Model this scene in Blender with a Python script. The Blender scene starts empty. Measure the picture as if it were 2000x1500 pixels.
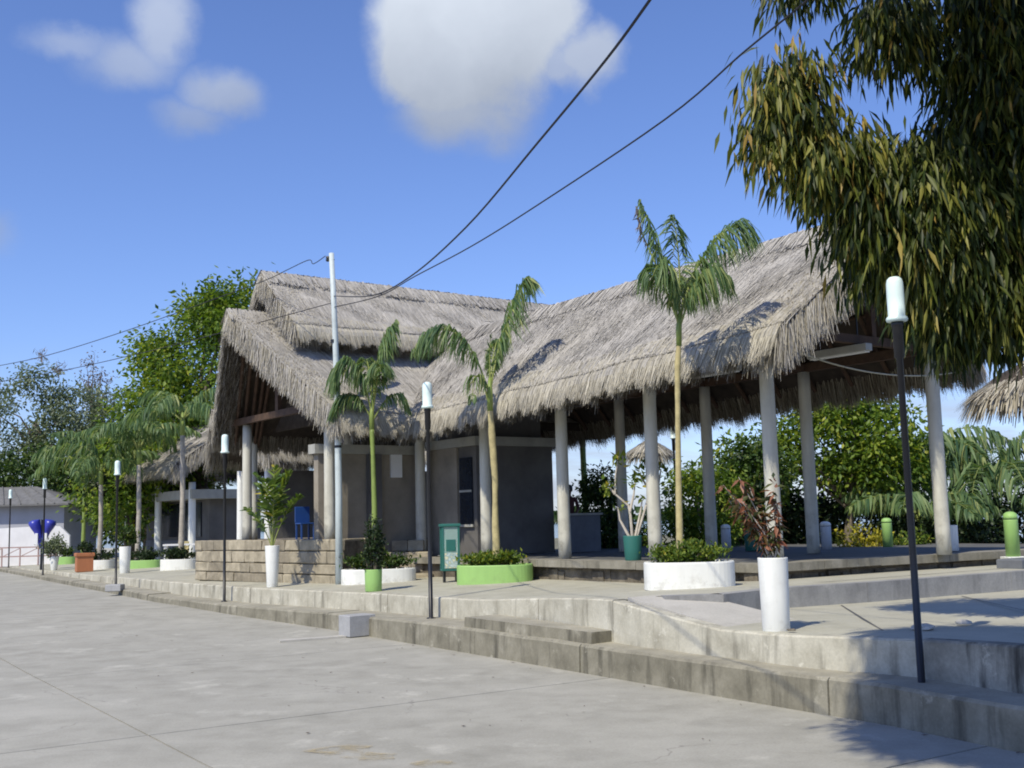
import bpy, math, random
import numpy as np
from mathutils import Vector, Matrix

random.seed(11)
RNG = np.random.default_rng(7)
SC = bpy.context.scene
COL = SC.collection
R = math.radians

# ------------------------------------------------------------------ camera
cam_d = bpy.data.cameras.new('camera')
cam_d.sensor_width = 36.0
cam_d.lens = 39.6
cam_d.clip_end = 5000
cam = bpy.data.objects.new('camera', cam_d)
COL.objects.link(cam)
cam.matrix_world = Matrix.Translation((0, 0, 2.0)) @ Matrix.Rotation(R(90) + math.atan(266 / 2200), 4, 'X') @ Matrix.Rotation(R(-1.5), 4, 'Z')
SC.camera = cam

# ------------------------------------------------------------------ sun, sky, exposure
SUN_EL = R(50)
SUN_HZ = Vector((-0.55, -0.835)).normalized()          # horizontal direction towards the sun
sun_vec = Vector((SUN_HZ.x * math.cos(SUN_EL), SUN_HZ.y * math.cos(SUN_EL), math.sin(SUN_EL)))
sun_d = bpy.data.lights.new('sun', 'SUN')
sun_d.energy = 4.5
sun_d.angle = R(0.6)
sun_d.color = (1.0, 0.92, 0.74)
sun = bpy.data.objects.new('sun', sun_d)
sun.rotation_euler = sun_vec.to_track_quat('Z', 'Y').to_euler()
sun.location = (-20, -30, 40)
COL.objects.link(sun)

world = bpy.data.worlds.new('World')
SC.world = world
world.use_nodes = True
SC.view_settings.view_transform = 'Standard'
SC.view_settings.look = 'None'
SC.view_settings.exposure = 0.0
SC.view_settings.gamma = 1.0
SC.view_settings.use_curve_mapping = False
SC.cycles.max_bounces = 5
SC.cycles.diffuse_bounces = 3
SC.cycles.transparent_max_bounces = 6
SC.cycles.filter_width = 1.9

def build_world():
    nt = world.node_tree
    nt.nodes.clear()
    N = nt.nodes.new
    L = nt.links.new
    out = N('ShaderNodeOutputWorld')
    bg = N('ShaderNodeBackground')
    bg.inputs['Strength'].default_value = 0.128
    L(bg.outputs[0], out.inputs[0])
    sky = N('ShaderNodeTexSky')
    sky.sky_type = 'NISHITA'
    sky.sun_disc = False
    sky.sun_elevation = SUN_EL
    sky.sun_rotation = math.atan2(SUN_HZ.x, SUN_HZ.y)
    sky.altitude = 0
    sky.air_density = 1.0
    sky.dust_density = 0.5
    sky.ozone_density = 4.0
    tint = N('ShaderNodeMix'); tint.data_type = 'RGBA'; tint.blend_type = 'MULTIPLY'
    tint.inputs[0].default_value = 1.0
    L(sky.outputs[0], tint.inputs[6])
    tint.inputs[7].default_value = (0.97, 1.03, 1.36, 1)
    tc = N('ShaderNodeTexCoord')
    nrm = N('ShaderNodeVectorMath'); nrm.operation = 'NORMALIZE'
    L(tc.outputs['Generated'], nrm.inputs[0])
    # cloud edges: the direction is pushed about by two scales of noise
    nz = N('ShaderNodeTexNoise'); nz.inputs['Scale'].default_value = 7; nz.inputs['Detail'].default_value = 7; nz.inputs['Roughness'].default_value = 0.6
    L(nrm.outputs[0], nz.inputs['Vector'])
    sub = N('ShaderNodeVectorMath'); sub.operation = 'SUBTRACT'; sub.inputs[1].default_value = (.5, .5, .5)
    L(nz.outputs['Color'], sub.inputs[0])
    scl = N('ShaderNodeVectorMath'); scl.operation = 'SCALE'; scl.inputs['Scale'].default_value = 0.075
    L(sub.outputs[0], scl.inputs[0])
    add = N('ShaderNodeVectorMath'); add.operation = 'ADD'
    L(nrm.outputs[0], add.inputs[0]); L(scl.outputs[0], add.inputs[1])
    warped = add.outputs[0]

    def math_node(op, a, b=None, clamp=False):
        m = N('ShaderNodeMath'); m.operation = op; m.use_clamp = clamp
        for i, v in enumerate((a, b)):
            if v is None: continue
            if isinstance(v, (int, float)): m.inputs[i].default_value = v
            else: L(v, m.inputs[i])
        return m.outputs[0]

    def blob(az, el, ra, rb, soft, dens):
        # az to the right of north, el up, angular radii in degrees
        az, el = R(az), R(el)
        c = Vector((math.sin(az) * math.cos(el), math.cos(az) * math.cos(el), math.sin(el)))
        rr = Vector((math.cos(az), -math.sin(az), 0))
        uu = rr.cross(c)
        def dot(v):
            d = N('ShaderNodeVectorMath'); d.operation = 'DOT_PRODUCT'; d.inputs[1].default_value = v
            L(warped, d.inputs[0]); return d.outputs['Value']
        x = math_node('MULTIPLY', dot(rr), 1 / math.sin(R(ra)))
        y = math_node('MULTIPLY', math_node('SUBTRACT', dot(uu), 0.0), 1 / math.sin(R(rb)))
        front = math_node('GREATER_THAN', dot(c), 0.5)
        r2 = math_node('SQRT', math_node('ADD', math_node('MULTIPLY', x, x), math_node('MULTIPLY', y, y)))
        mr = N('ShaderNodeMapRange'); mr.interpolation_type = 'SMOOTHSTEP'; mr.clamp = True
        mr.inputs['From Min'].default_value = 1.0 + soft; mr.inputs['From Max'].default_value = 1.0 - soft
        mr.inputs['To Min'].default_value = 0; mr.inputs['To Max'].default_value = dens
        L(r2, mr.inputs['Value'])
        return math_node('MULTIPLY', mr.outputs[0], front), y
    masks = []
    for args in CLOUDS:
        masks.append(blob(*args))
    total = masks[0][0]
    for m, _ in masks[1:]:
        total = math_node('MAXIMUM', total, m)
    # scattered fair-weather cloud low over the horizon, all round
    sep = N('ShaderNodeSeparateXYZ'); L(nrm.outputs[0], sep.inputs[0])
    zc = math_node('MAXIMUM', math_node('ADD', sep.outputs[2], 0.14), 0.05)
    px = math_node('DIVIDE', sep.outputs[0], zc); py = math_node('DIVIDE', sep.outputs[1], zc)
    cmb = N('ShaderNodeCombineXYZ'); L(px, cmb.inputs[0]); L(py, cmb.inputs[1])
    n2 = N('ShaderNodeTexNoise'); n2.inputs['Scale'].default_value = 1.3; n2.inputs['Detail'].default_value = 6; n2.inputs['Roughness'].default_value = 0.55
    L(cmb.outputs[0], n2.inputs['Vector'])
    mr = N('ShaderNodeMapRange'); mr.interpolation_type = 'SMOOTHSTEP'
    mr.inputs['From Min'].default_value = 0.42; mr.inputs['From Max'].default_value = 0.66; mr.inputs['To Max'].default_value = 0.8
    L(n2.outputs['Fac'], mr.inputs['Value'])
    low = N('ShaderNodeMapRange'); low.interpolation_type = 'SMOOTHSTEP'
    low.inputs['From Min'].default_value = 0.16; low.inputs['From Max'].default_value = 0.05
    L(sep.outputs[2], low.inputs['Value'])
    lowmask = math_node('MULTIPLY', mr.outputs[0], low.outputs[0])
    # cloud brightness: bright heads, greyer bases, billows
    n3 = N('ShaderNodeTexNoise'); n3.inputs['Scale'].default_value = 14; n3.inputs['Detail'].default_value = 5
    L(warped, n3.inputs['Vector'])
    big_y = masks[0][1]
    sh = N('ShaderNodeMapRange'); sh.inputs['From Min'].default_value = -0.9; sh.inputs['From Max'].default_value = 0.5
    sh.inputs['To Min'].default_value = 0.0; sh.inputs['To Max'].default_value = 0.9
    L(big_y, sh.inputs['Value'])
    lit = math_node('ADD', math_node('MULTIPLY', sh.outputs[0], 0.75), math_node('MULTIPLY', n3.outputs['Fac'], 0.35))
    cr = N('ShaderNodeValToRGB')
    cr.color_ramp.elements[0].position = 0.05; cr.color_ramp.elements[0].color = (2.7, 3.1, 3.9, 1)
    cr.color_ramp.elements[1].position = 0.85; cr.color_ramp.elements[1].color = (5.7, 6.25, 7.1, 1)
    L(lit, cr.inputs[0])
    mx = N('ShaderNodeMix'); mx.data_type = 'RGBA'
    L(total, mx.inputs[0]); L(tint.outputs[2], mx.inputs[6]); L(cr.outputs[0], mx.inputs[7])
    m2 = N('ShaderNodeMix'); m2.data_type = 'RGBA'; m2.inputs[7].default_value = (3.9, 4.35, 5.3, 1)
    L(lowmask, m2.inputs[0]); L(mx.outputs[2], m2.inputs[6])
    L(m2.outputs[2], bg.inputs['Color'])

# azimuth, elevation, radii (degrees), edge softness, density
CLOUDS = [(-1.9, 24.4, 5.0, 4.8, 0.16, 1.0), (-4.6, 23.6, 2.3, 3.0, 0.2, 1.0), (-2.4, 20.8, 2.9, 2.0, 0.45, 0.92), (0.6, 24.6, 3.2, 3.4, 0.2, 1.0), (4.6, 22.6, 1.3, 1.3, 0.5, 0.8), (3.4, 22.2, 1.4, 0.9, 0.5, 0.7),
          (-17.6, 24.2, 1.2, 2.2, 0.6, 0.62), (-19.0, 22.2, 1.9, 1.1, 0.7, 0.55), (-21.8, 22.7, 1.5, 0.6, 0.8, 0.42), (-14.7, 21.2, 1.5, 1.2, 0.6, 0.66), (-16.0, 19.8, 1.1, 0.9, 0.7, 0.5),
          (-25.2, 14.2, 1.0, 1.0, 0.7, 0.4)]
build_world()

# ------------------------------------------------------------------ materials
MATS = {}
def mat(name, build):
    m = bpy.data.materials.new(name); m.use_nodes = True
    nt = m.node_tree; bs = nt.nodes['Principled BSDF']
    build(nt, bs); MATS[name] = m; return m
def lk(nt, a, b): nt.links.new(a, b)
def coords(nt, scale=(1, 1, 1)):
    tc = nt.nodes.new('ShaderNodeTexCoord'); mp = nt.nodes.new('ShaderNodeMapping')
    mp.inputs['Scale'].default_value = scale
    lk(nt, tc.outputs['Object'], mp.inputs['Vector']); return mp.outputs[0]
def noise(nt, vec, scale, detail=5, rough=0.55):
    n = nt.nodes.new('ShaderNodeTexNoise'); n.inputs['Scale'].default_value = scale
    n.inputs['Detail'].default_value = detail; n.inputs['Roughness'].default_value = rough
    lk(nt, vec, n.inputs['Vector']); return n.outputs['Fac']
def ramp(nt, fac, stops):
    r = nt.nodes.new('ShaderNodeValToRGB'); e = r.color_ramp.elements
    while len(e) < len(stops): e.new(0.5)
    for i, (p, c) in enumerate(stops):
        e[i].position = p; e[i].color = (*c, 1)
    lk(nt, fac, r.inputs[0]); return r.outputs[0]
def mixc(nt, fac, a, b, mode='MIX'):
    m = nt.nodes.new('ShaderNodeMix'); m.data_type = 'RGBA'; m.blend_type = mode
    if isinstance(fac, (int, float)): m.inputs[0].default_value = fac
    else: lk(nt, fac, m.inputs[0])
    for s, v in ((6, a), (7, b)):
        if isinstance(v, tuple): m.inputs[s].default_value = (*v, 1)
        else: lk(nt, v, m.inputs[s])
    return m.outputs[2]
def bump(nt, bs, h, strength=0.3, dist=0.02):
    b = nt.nodes.new('ShaderNodeBump'); b.inputs['Strength'].default_value = strength; b.inputs['Distance'].default_value = dist
    lk(nt, h, b.inputs['Height']); lk(nt, b.outputs[0], bs.inputs['Normal'])
def mrange(nt, v, a, b, c=0, d=1):
    m = nt.nodes.new('ShaderNodeMapRange'); m.inputs['From Min'].default_value = a; m.inputs['From Max'].default_value = b
    m.inputs['To Min'].default_value = c; m.inputs['To Max'].default_value = d; lk(nt, v, m.inputs['Value']); return m.outputs[0]

def concrete(name, dark, mid, light, sc=1.0, stain=0.5, rough=0.9, cracks=False):
    def b(nt, bs):
        v = coords(nt)
        big = noise(nt, v, 0.35 * sc, 4); med = noise(nt, v, 2.2 * sc, 6, 0.65); fine = noise(nt, v, 38, 4, 0.7)
        c = ramp(nt, med, [(0.25, dark), (0.5, mid), (0.78, light)])
        c = mixc(nt, mrange(nt, big, 0.35, 0.65, 0, 0.55), c, ramp(nt, big, [(0.3, dark), (0.7, light)]))
        st = mrange(nt, noise(nt, v, 1.1 * sc, 8, 0.75), 0.56, 0.72, 0, stain)
        c = mixc(nt, st, c, tuple(x * 0.5 for x in dark))
        if cracks:
            vo = nt.nodes.new('ShaderNodeTexVoronoi'); vo.feature = 'DISTANCE_TO_EDGE'; vo.inputs['Scale'].default_value = 0.33
            wv = nt.nodes.new('ShaderNodeVectorMath'); wv.operation = 'ADD'; nn = nt.nodes.new('ShaderNodeTexNoise'); nn.inputs['Scale'].default_value = 1.3; nn.inputs['Detail'].default_value = 6
            lk(nt, v, nn.inputs['Vector']); lk(nt, v, wv.inputs[0]); lk(nt, nn.outputs['Color'], wv.inputs[1]); lk(nt, wv.outputs[0], vo.inputs['Vector'])
            gate = mrange(nt, noise(nt, v, 0.28, 3), 0.52, 0.60, 0, 0.5)
            ck = nt.nodes.new('ShaderNodeMath'); ck.operation = 'MULTIPLY'; lk(nt, mrange(nt, vo.outputs['Distance'], 0.0, 0.006, 1, 0), ck.inputs[0]); lk(nt, gate, ck.inputs[1]); ck.use_clamp = True
            c = mixc(nt, ck.outputs[0], c, (0.12, 0.11, 0.10))
            c = mixc(nt, mrange(nt, noise(nt, v, 0.9, 7, 0.7), 0.58, 0.68, 0, 0.6), c, tuple(min(1, x * 1.18) for x in light))
        c = mixc(nt, 0.35, c, ramp(nt, fine, [(0.3, (0.35, 0.35, 0.35)), (0.7, (0.65, 0.65, 0.65))]), 'OVERLAY')
        lk(nt, c, bs.inputs['Base Color']); bs.inputs['Roughness'].default_value = rough
        bump(nt, bs, fine, 0.35, 0.006)
    return mat(name, b)
concrete('road_concrete', (0.25, 0.242, 0.205), (0.335, 0.325, 0.28), (0.44, 0.428, 0.375), 0.8, 0.35, cracks=True)
concrete('plaza_concrete', (0.31, 0.297, 0.235), (0.40, 0.388, 0.31), (0.48, 0.467, 0.385), 1.0, 0.3)
concrete('ramp_concrete', (0.34, 0.325, 0.29), (0.45, 0.435, 0.39), (0.55, 0.53, 0.48), 1.0, 0.2)
concrete('grey_block', (0.27, 0.275, 0.28), (0.34, 0.345, 0.35), (0.40, 0.405, 0.41), 3, 0.15)

def streaky(name, dark, mid, light, amt=0.75, tread=False):
    # weathered render: dark run-off streaks under the top edge and patches of bare light mortar
    def b(nt, bs):
        v = coords(nt); vs = coords(nt, (5, 5, 0.7))
        med = noise(nt, v, 1.6, 7, 0.65); st = noise(nt, vs, 1.0, 6, 0.6); pt = noise(nt, v, 3.1, 6, 0.7); fine = noise(nt, v, 30, 4, 0.7)
        c = ramp(nt, med, [(0.28, dark), (0.5, mid), (0.75, light)])
        c = mixc(nt, mrange(nt, st, 0.52, 0.68, 0, amt), c, tuple(x * 0.45 for x in dark))
        c = mixc(nt, mrange(nt, pt, 0.6, 0.66, 0, 0.8), c, light)
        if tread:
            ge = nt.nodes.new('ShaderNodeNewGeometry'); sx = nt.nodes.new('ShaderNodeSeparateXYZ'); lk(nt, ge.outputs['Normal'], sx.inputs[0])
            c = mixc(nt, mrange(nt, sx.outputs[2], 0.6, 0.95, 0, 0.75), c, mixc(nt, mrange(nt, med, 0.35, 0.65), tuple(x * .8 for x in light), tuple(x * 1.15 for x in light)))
        c = mixc(nt, 0.35, c, ramp(nt, fine, [(0.3, (0.35, 0.35, 0.35)), (0.7, (0.65, 0.65, 0.65))]), 'OVERLAY')
        lk(nt, c, bs.inputs['Base Color']); bs.inputs['Roughness'].default_value = 0.92
        bump(nt, bs, pt, 0.35, 0.012)
    return mat(name, b)
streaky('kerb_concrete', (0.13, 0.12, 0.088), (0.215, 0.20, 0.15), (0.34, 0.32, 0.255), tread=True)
streaky('wall_render', (0.28, 0.26, 0.20), (0.44, 0.42, 0.34), (0.58, 0.56, 0.47), 0.7)
streaky('wall_mould_shade', (0.10, 0.095, 0.08), (0.25, 0.24, 0.20), (0.45, 0.43, 0.36), 0.95)  # mould-stained render, its tones also darkened to deepen the tree's shade
streaky('retaining_render', (0.20, 0.20, 0.20), (0.29, 0.29, 0.285), (0.36, 0.355, 0.34), 0.4)
streaky('slab_edge', (0.15, 0.14, 0.11), (0.24, 0.225, 0.18), (0.34, 0.32, 0.27), 0.5)

def b(nt, bs):
    v = coords(nt); oi = nt.nodes.new('ShaderNodeObjectInfo')
    a = nt.nodes.new('ShaderNodeVectorMath'); a.operation = 'ADD'; lk(nt, v, a.inputs[0]); lk(nt, oi.outputs['Location'], a.inputs[1])
    n1 = noise(nt, a.outputs[0], 3.5, 6, 0.65); n2 = noise(nt, a.outputs[0], 25, 4)
    c = ramp(nt, n1, [(0.25, (0.16, 0.145, 0.11)), (0.5, (0.30, 0.27, 0.205)), (0.75, (0.44, 0.40, 0.31))])
    c = mixc(nt, 0.45, c, ramp(nt, oi.outputs['Random'], [(0, (0.25, 0.22, 0.19)), (1, (0.75, 0.72, 0.66))]), 'OVERLAY')
    lk(nt, c, bs.inputs['Base Color']); bs.inputs['Roughness'].default_value = 0.95; bump(nt, bs, n2, 0.6, 0.015)
mat('stone', b)
def b(nt, bs):
    v = coords(nt); n1 = noise(nt, v, 2.5, 6, 0.65); n2 = noise(nt, v, 16, 4)
    lk(nt, ramp(nt, n1, [(0.3, (0.05, 0.043, 0.034)), (0.5, (0.14, 0.12, 0.09)), (0.7, (0.25, 0.22, 0.17))]), bs.inputs['Base Color'])
    bs.inputs['Roughness'].default_value = 1.0; bump(nt, bs, n2, 0.8, 0.03)
mat('rubble', b)

def thatch_b(nt, bs):
    at = nt.nodes.new('ShaderNodeAttribute'); at.attribute_name = 'var'
    v = coords(nt); n1 = noise(nt, v, 0.9, 5, 0.6)
    hal = nt.nodes.new('ShaderNodeMath'); hal.operation = 'MULTIPLY'; hal.inputs[1].default_value = 0.5; lk(nt, at.outputs['Fac'], hal.inputs[0])
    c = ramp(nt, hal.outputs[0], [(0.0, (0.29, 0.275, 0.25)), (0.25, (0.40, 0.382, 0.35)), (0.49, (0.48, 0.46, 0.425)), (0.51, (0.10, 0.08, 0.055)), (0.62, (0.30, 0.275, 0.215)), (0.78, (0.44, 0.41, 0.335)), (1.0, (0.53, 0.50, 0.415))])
    c = mixc(nt, 0.5, c, ramp(nt, n1, [(0.3, (0.36, 0.36, 0.37)), (0.7, (0.6, 0.59, 0.57))]), 'OVERLAY')
    lk(nt, c, bs.inputs['Base Color']); bs.inputs['Roughness'].default_value = 0.95; bs.inputs['Specular IOR Level'].default_value = 0.1
mat('thatch', thatch_b)
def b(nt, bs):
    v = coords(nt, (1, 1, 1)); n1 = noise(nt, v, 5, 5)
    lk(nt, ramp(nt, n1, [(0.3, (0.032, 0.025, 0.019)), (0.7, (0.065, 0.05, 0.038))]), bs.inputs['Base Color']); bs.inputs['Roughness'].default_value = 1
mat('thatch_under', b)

def simple(name, col, rough=0.6, var=0.15, sc=4, metal=0.0, bumpy=0.0):
    def b(nt, bs):
        v = coords(nt); n1 = noise(nt, v, sc, 6, 0.65)
        lk(nt, ramp(nt, n1, [(0.3, tuple(x * (1 - var) for x in col)), (0.7, tuple(min(1, x * (1 + var)) for x in col))]), bs.inputs['Base Color'])
        bs.inputs['Roughness'].default_value = rough; bs.inputs['Metallic'].default_value = metal
        if bumpy: bump(nt, bs, noise(nt, v, sc * 8, 4), bumpy, 0.01)
    return mat(name, b)
def painted(name, col, dirt=(0.2, 0.17, 0.12), amt=0.5, rough=0.55):
    # paint with grime gathered near the foot and thin scuffs
    def b(nt, bs):
        v = coords(nt); n1 = noise(nt, v, 6, 7, 0.7); n2 = noise(nt, coords(nt, (9, 9, 1.2)), 1.0, 5, 0.6)
        tc = nt.nodes.new('ShaderNodeTexCoord'); sp = nt.nodes.new('ShaderNodeSeparateXYZ'); lk(nt, tc.outputs['Object'], sp.inputs[0])
        foot = mrange(nt, sp.outputs[2], 0.0, 0.22, 1, 0.25)
        f = nt.nodes.new('ShaderNodeMath'); f.operation = 'MULTIPLY'; lk(nt, mrange(nt, n1, 0.5, 0.72, 0, amt), f.inputs[0]); lk(nt, foot, f.inputs[1])
        c = mixc(nt, f.outputs[0], ramp(nt, n2, [(0.3, tuple(x * 0.9 for x in col)), (0.7, col)]), dirt)
        lk(nt, c, bs.inputs['Base Color']); bs.inputs['Roughness'].default_value = rough
    return mat(name, b)
painted('white_paint', (0.80, 0.81, 0.77))
painted('green_paint', (0.31, 0.53, 0.16), (0.2, 0.22, 0.12), 0.4)
painted('teal_paint', (0.025, 0.15, 0.125), (0.05, 0.08, 0.07), 0.3)
painted('grey_bollard', (0.60, 0.63, 0.68))
painted('terracotta', (0.42, 0.16, 0.07), (0.2, 0.1, 0.06), 0.4, 0.85)
painted('pole_paint', (0.55, 0.62, 0.62), (0.12, 0.14, 0.15), 0.9)
def b(nt, bs):
    v = coords(nt); n1 = noise(nt, v, 3, 7, 0.7); n2 = noise(nt, coords(nt, (7, 7, 0.9)), 1.0, 6)
    tc = nt.nodes.new('ShaderNodeTexCoord'); sp = nt.nodes.new('ShaderNodeSeparateXYZ'); lk(nt, tc.outputs['Object'], sp.inputs[0])
    foot = mrange(nt, sp.outputs[2], 0.0, 1.1, 1, 0.12)
    f = nt.nodes.new('ShaderNodeMath'); f.operation = 'MULTIPLY'; lk(nt, mrange(nt, n1, 0.46, 0.62, 0, 0.75), f.inputs[0]); lk(nt, foot, f.inputs[1])
    c = mixc(nt, f.outputs[0], ramp(nt, n2, [(0.3, (0.46, 0.45, 0.39)), (0.7, (0.62, 0.61, 0.53))]), (0.16, 0.15, 0.12))
    lk(nt, c, bs.inputs['Base Color']); bs.inputs['Roughness'].default_value = 0.8
mat('column_paint', b)
simple('black_metal', (0.012, 0.013, 0.016), 0.4, 0.2)
simple('lamp_glass', (0.70, 0.84, 0.80), 0.3, 0.05)
simple('wood', (0.07, 0.04, 0.024), 0.8, 0.35, 6)
simple('wall_brown', (0.27, 0.24, 0.195), 0.9, 0.22, 1.6, bumpy=0.3)
simple('wall_dark', (0.12, 0.115, 0.11), 0.85, 0.25, 1.2, bumpy=0.2)
simple('beam_grey', (0.36, 0.36, 0.33), 0.85, 0.15, 3)
simple('white_plastic', (0.78, 0.79, 0.80), 0.45, 0.04)
simple('soil', (0.05, 0.036, 0.025), 1.0, 0.35, 9, bumpy=0.8)
simple('bark', (0.15, 0.125, 0.10), 0.95, 0.4, 7, bumpy=0.8)
simple('dark_bark', (0.075, 0.062, 0.05), 0.95, 0.4, 7, bumpy=0.8)
simple('palm_trunk', (0.42, 0.36, 0.18), 0.85, 0.3, 5, bumpy=0.4)
simple('palm_grey', (0.36, 0.33, 0.28), 0.9, 0.3, 7, bumpy=0.4)
simple('crownshaft', (0.20, 0.27, 0.06), 0.5, 0.25, 3)
simple('rachis', (0.23, 0.27, 0.07), 0.6, 0.2)
simple('pale_branch', (0.48, 0.44, 0.38), 0.85, 0.2, 8)
simple('blue_shell', (0.035, 0.045, 0.36), 0.35, 0.12)
simple('blue_plastic', (0.02, 0.07, 0.26), 0.4, 0.1)
simple('tile_roof', (0.15, 0.15, 0.15), 0.9, 0.25, 3)
simple('house_white', (0.70, 0.70, 0.72), 0.85, 0.1, 1)
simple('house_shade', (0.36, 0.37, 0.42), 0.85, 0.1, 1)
simple('rail_paint', (0.33, 0.22, 0.20), 0.7, 0.2)
simple('wire', (0.02, 0.02, 0.025), 0.7, 0.1)
simple('pale_cable', (0.45, 0.44, 0.36), 0.7, 0.1)
simple('dark_floor', (0.105, 0.105, 0.10), 0.8, 0.25, 2.0, bumpy=0.2)
def b(nt, bs):
    v = coords(nt); bs.inputs['Base Color'].default_value = (0.46, 0.38, 0.22, 1); bs.inputs['Roughness'].default_value = 0.9
    lk(nt, mrange(nt, noise(nt, v, 5, 8, 0.75), 0.44, 0.62, 0.0, 0.6), bs.inputs['Alpha'])
mat('yellow_paint', b)
concrete('thatch_base', (0.28, 0.26, 0.225), (0.36, 0.335, 0.295), (0.43, 0.40, 0.355), 2.0, 0.1)
simple('skin', (0.12, 0.06, 0.04), 0.6, 0.1)
simple('shirt', (0.09, 0.035, 0.04), 0.9, 0.2)
simple('trousers', (0.03, 0.035, 0.06), 0.9, 0.2)
simple('counter', (0.13, 0.14, 0.16), 0.7, 0.15)
simple('far_wood', (0.05, 0.075, 0.05), 1.0, 0.4, 0.2)
simple('window_dark', (0.02, 0.025, 0.035), 0.15, 0.2)
simple('land', (0.17, 0.16, 0.10), 1.0, 0.35, 0.5, bumpy=0.5)
def b(nt, bs):
    bs.inputs['Base Color'].default_value = (0.55, 0.75, 0.68, 1); bs.inputs['Roughness'].default_value = 0.15
    bs.inputs['Alpha'].default_value = 0.35
mat('bin_glass', b)
def b(nt, bs):
    bs.inputs['Base Color'].default_value = (0.05, 0.07, 0.07, 1); bs.inputs['Roughness'].default_value = 0.12
    bump(nt, bs, noise(nt, coords(nt, (0.4, 1, 1)), 1.2, 4), 0.3, 0.1)
mat('water', b)
def b(nt, bs):
    v = coords(nt); n = noise(nt, v, 14, 3)
    lk(nt, ramp(nt, n, [(0.35, (0.62, 0.70, 0.68)), (0.5, (0.30, 0.42, 0.42)), (0.6, (0.70, 0.66, 0.40)), (0.7, (0.7, 0.74, 0.72))]), bs.inputs['Base Color'])
mat('sticker', b)

def leafmat(name, stops, trans=0.35, rough=0.5, spec=0.4):
    def b(nt, bs):
        at = nt.nodes.new('ShaderNodeAttribute'); at.attribute_name = 'var'
        c = ramp(nt, at.outputs['Fac'], stops)
        lk(nt, c, bs.inputs['Base Color']); bs.inputs['Roughness'].default_value = rough
        bs.inputs['Specular IOR Level'].default_value = spec
        tr = nt.nodes.new('ShaderNodeBsdfTranslucent'); lk(nt, mixc(nt, 1.0, c, (0.95, 1.0, 0.45), 'MULTIPLY'), tr.inputs['Color'])
        mx = nt.nodes.new('ShaderNodeMixShader'); mx.inputs[0].default_value = trans
        out = nt.nodes['Material Output']
        lk(nt, bs.outputs[0], mx.inputs[1]); lk(nt, tr.outputs[0], mx.inputs[2]); lk(nt, mx.outputs[0], out.inputs[0])
    return mat(name, b)
leafmat('mango_leaf', [(0.0, (0.01, 0.022, 0.006)), (0.38, (0.03, 0.052, 0.01)), (0.6, (0.11, 0.135, 0.022)), (0.84, (0.30, 0.29, 0.06)), (1.0, (0.38, 0.26, 0.07))], 0.35)
leafmat('sunny_leaf', [(0.0, (0.06, 0.12, 0.02)), (0.5, (0.18, 0.28, 0.035)), (1.0, (0.42, 0.44, 0.06))], 0.45)
leafmat('palm_leaf', [(0.0, (0.055, 0.12, 0.06)), (0.6, (0.19, 0.29, 0.12)), (1.0, (0.44, 0.48, 0.2))], 0.45)
leafmat('dry_leaf', [(0.0, (0.13, 0.10, 0.09)), (1.0, (0.28, 0.24, 0.22))], 0.2)
leafmat('broad_leaf', [(0.0, (0.02, 0.045, 0.012)), (0.55, (0.06, 0.115, 0.02)), (1.0, (0.19, 0.23, 0.035))], 0.35)
leafmat('bright_leaf', [(0.0, (0.045, 0.09, 0.018)), (0.5, (0.14, 0.22, 0.03)), (0.93, (0.33, 0.36, 0.05)), (1.0, (0.50, 0.42, 0.05))], 0.4)
leafmat('pale_leaf', [(0.0, (0.10, 0.135, 0.085)), (1.0, (0.30, 0.35, 0.23))], 0.4)
leafmat('dark_leaf', [(0.0, (0.012, 0.028, 0.012)), (0.7, (0.04, 0.07, 0.025)), (1.0, (0.09, 0.12, 0.035))], 0.3)
leafmat('croton_leaf', [(0.0, (0.03, 0.05, 0.02)), (0.35, (0.09, 0.10, 0.03)), (0.6, (0.22, 0.08, 0.045)), (1.0, (0.36, 0.17, 0.11))], 0.3)
leafmat('yellow_leaf', [(0.0, (0.12, 0.14, 0.02)), (0.5, (0.42, 0.38, 0.03)), (1.0, (0.62, 0.50, 0.06))], 0.35)

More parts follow.
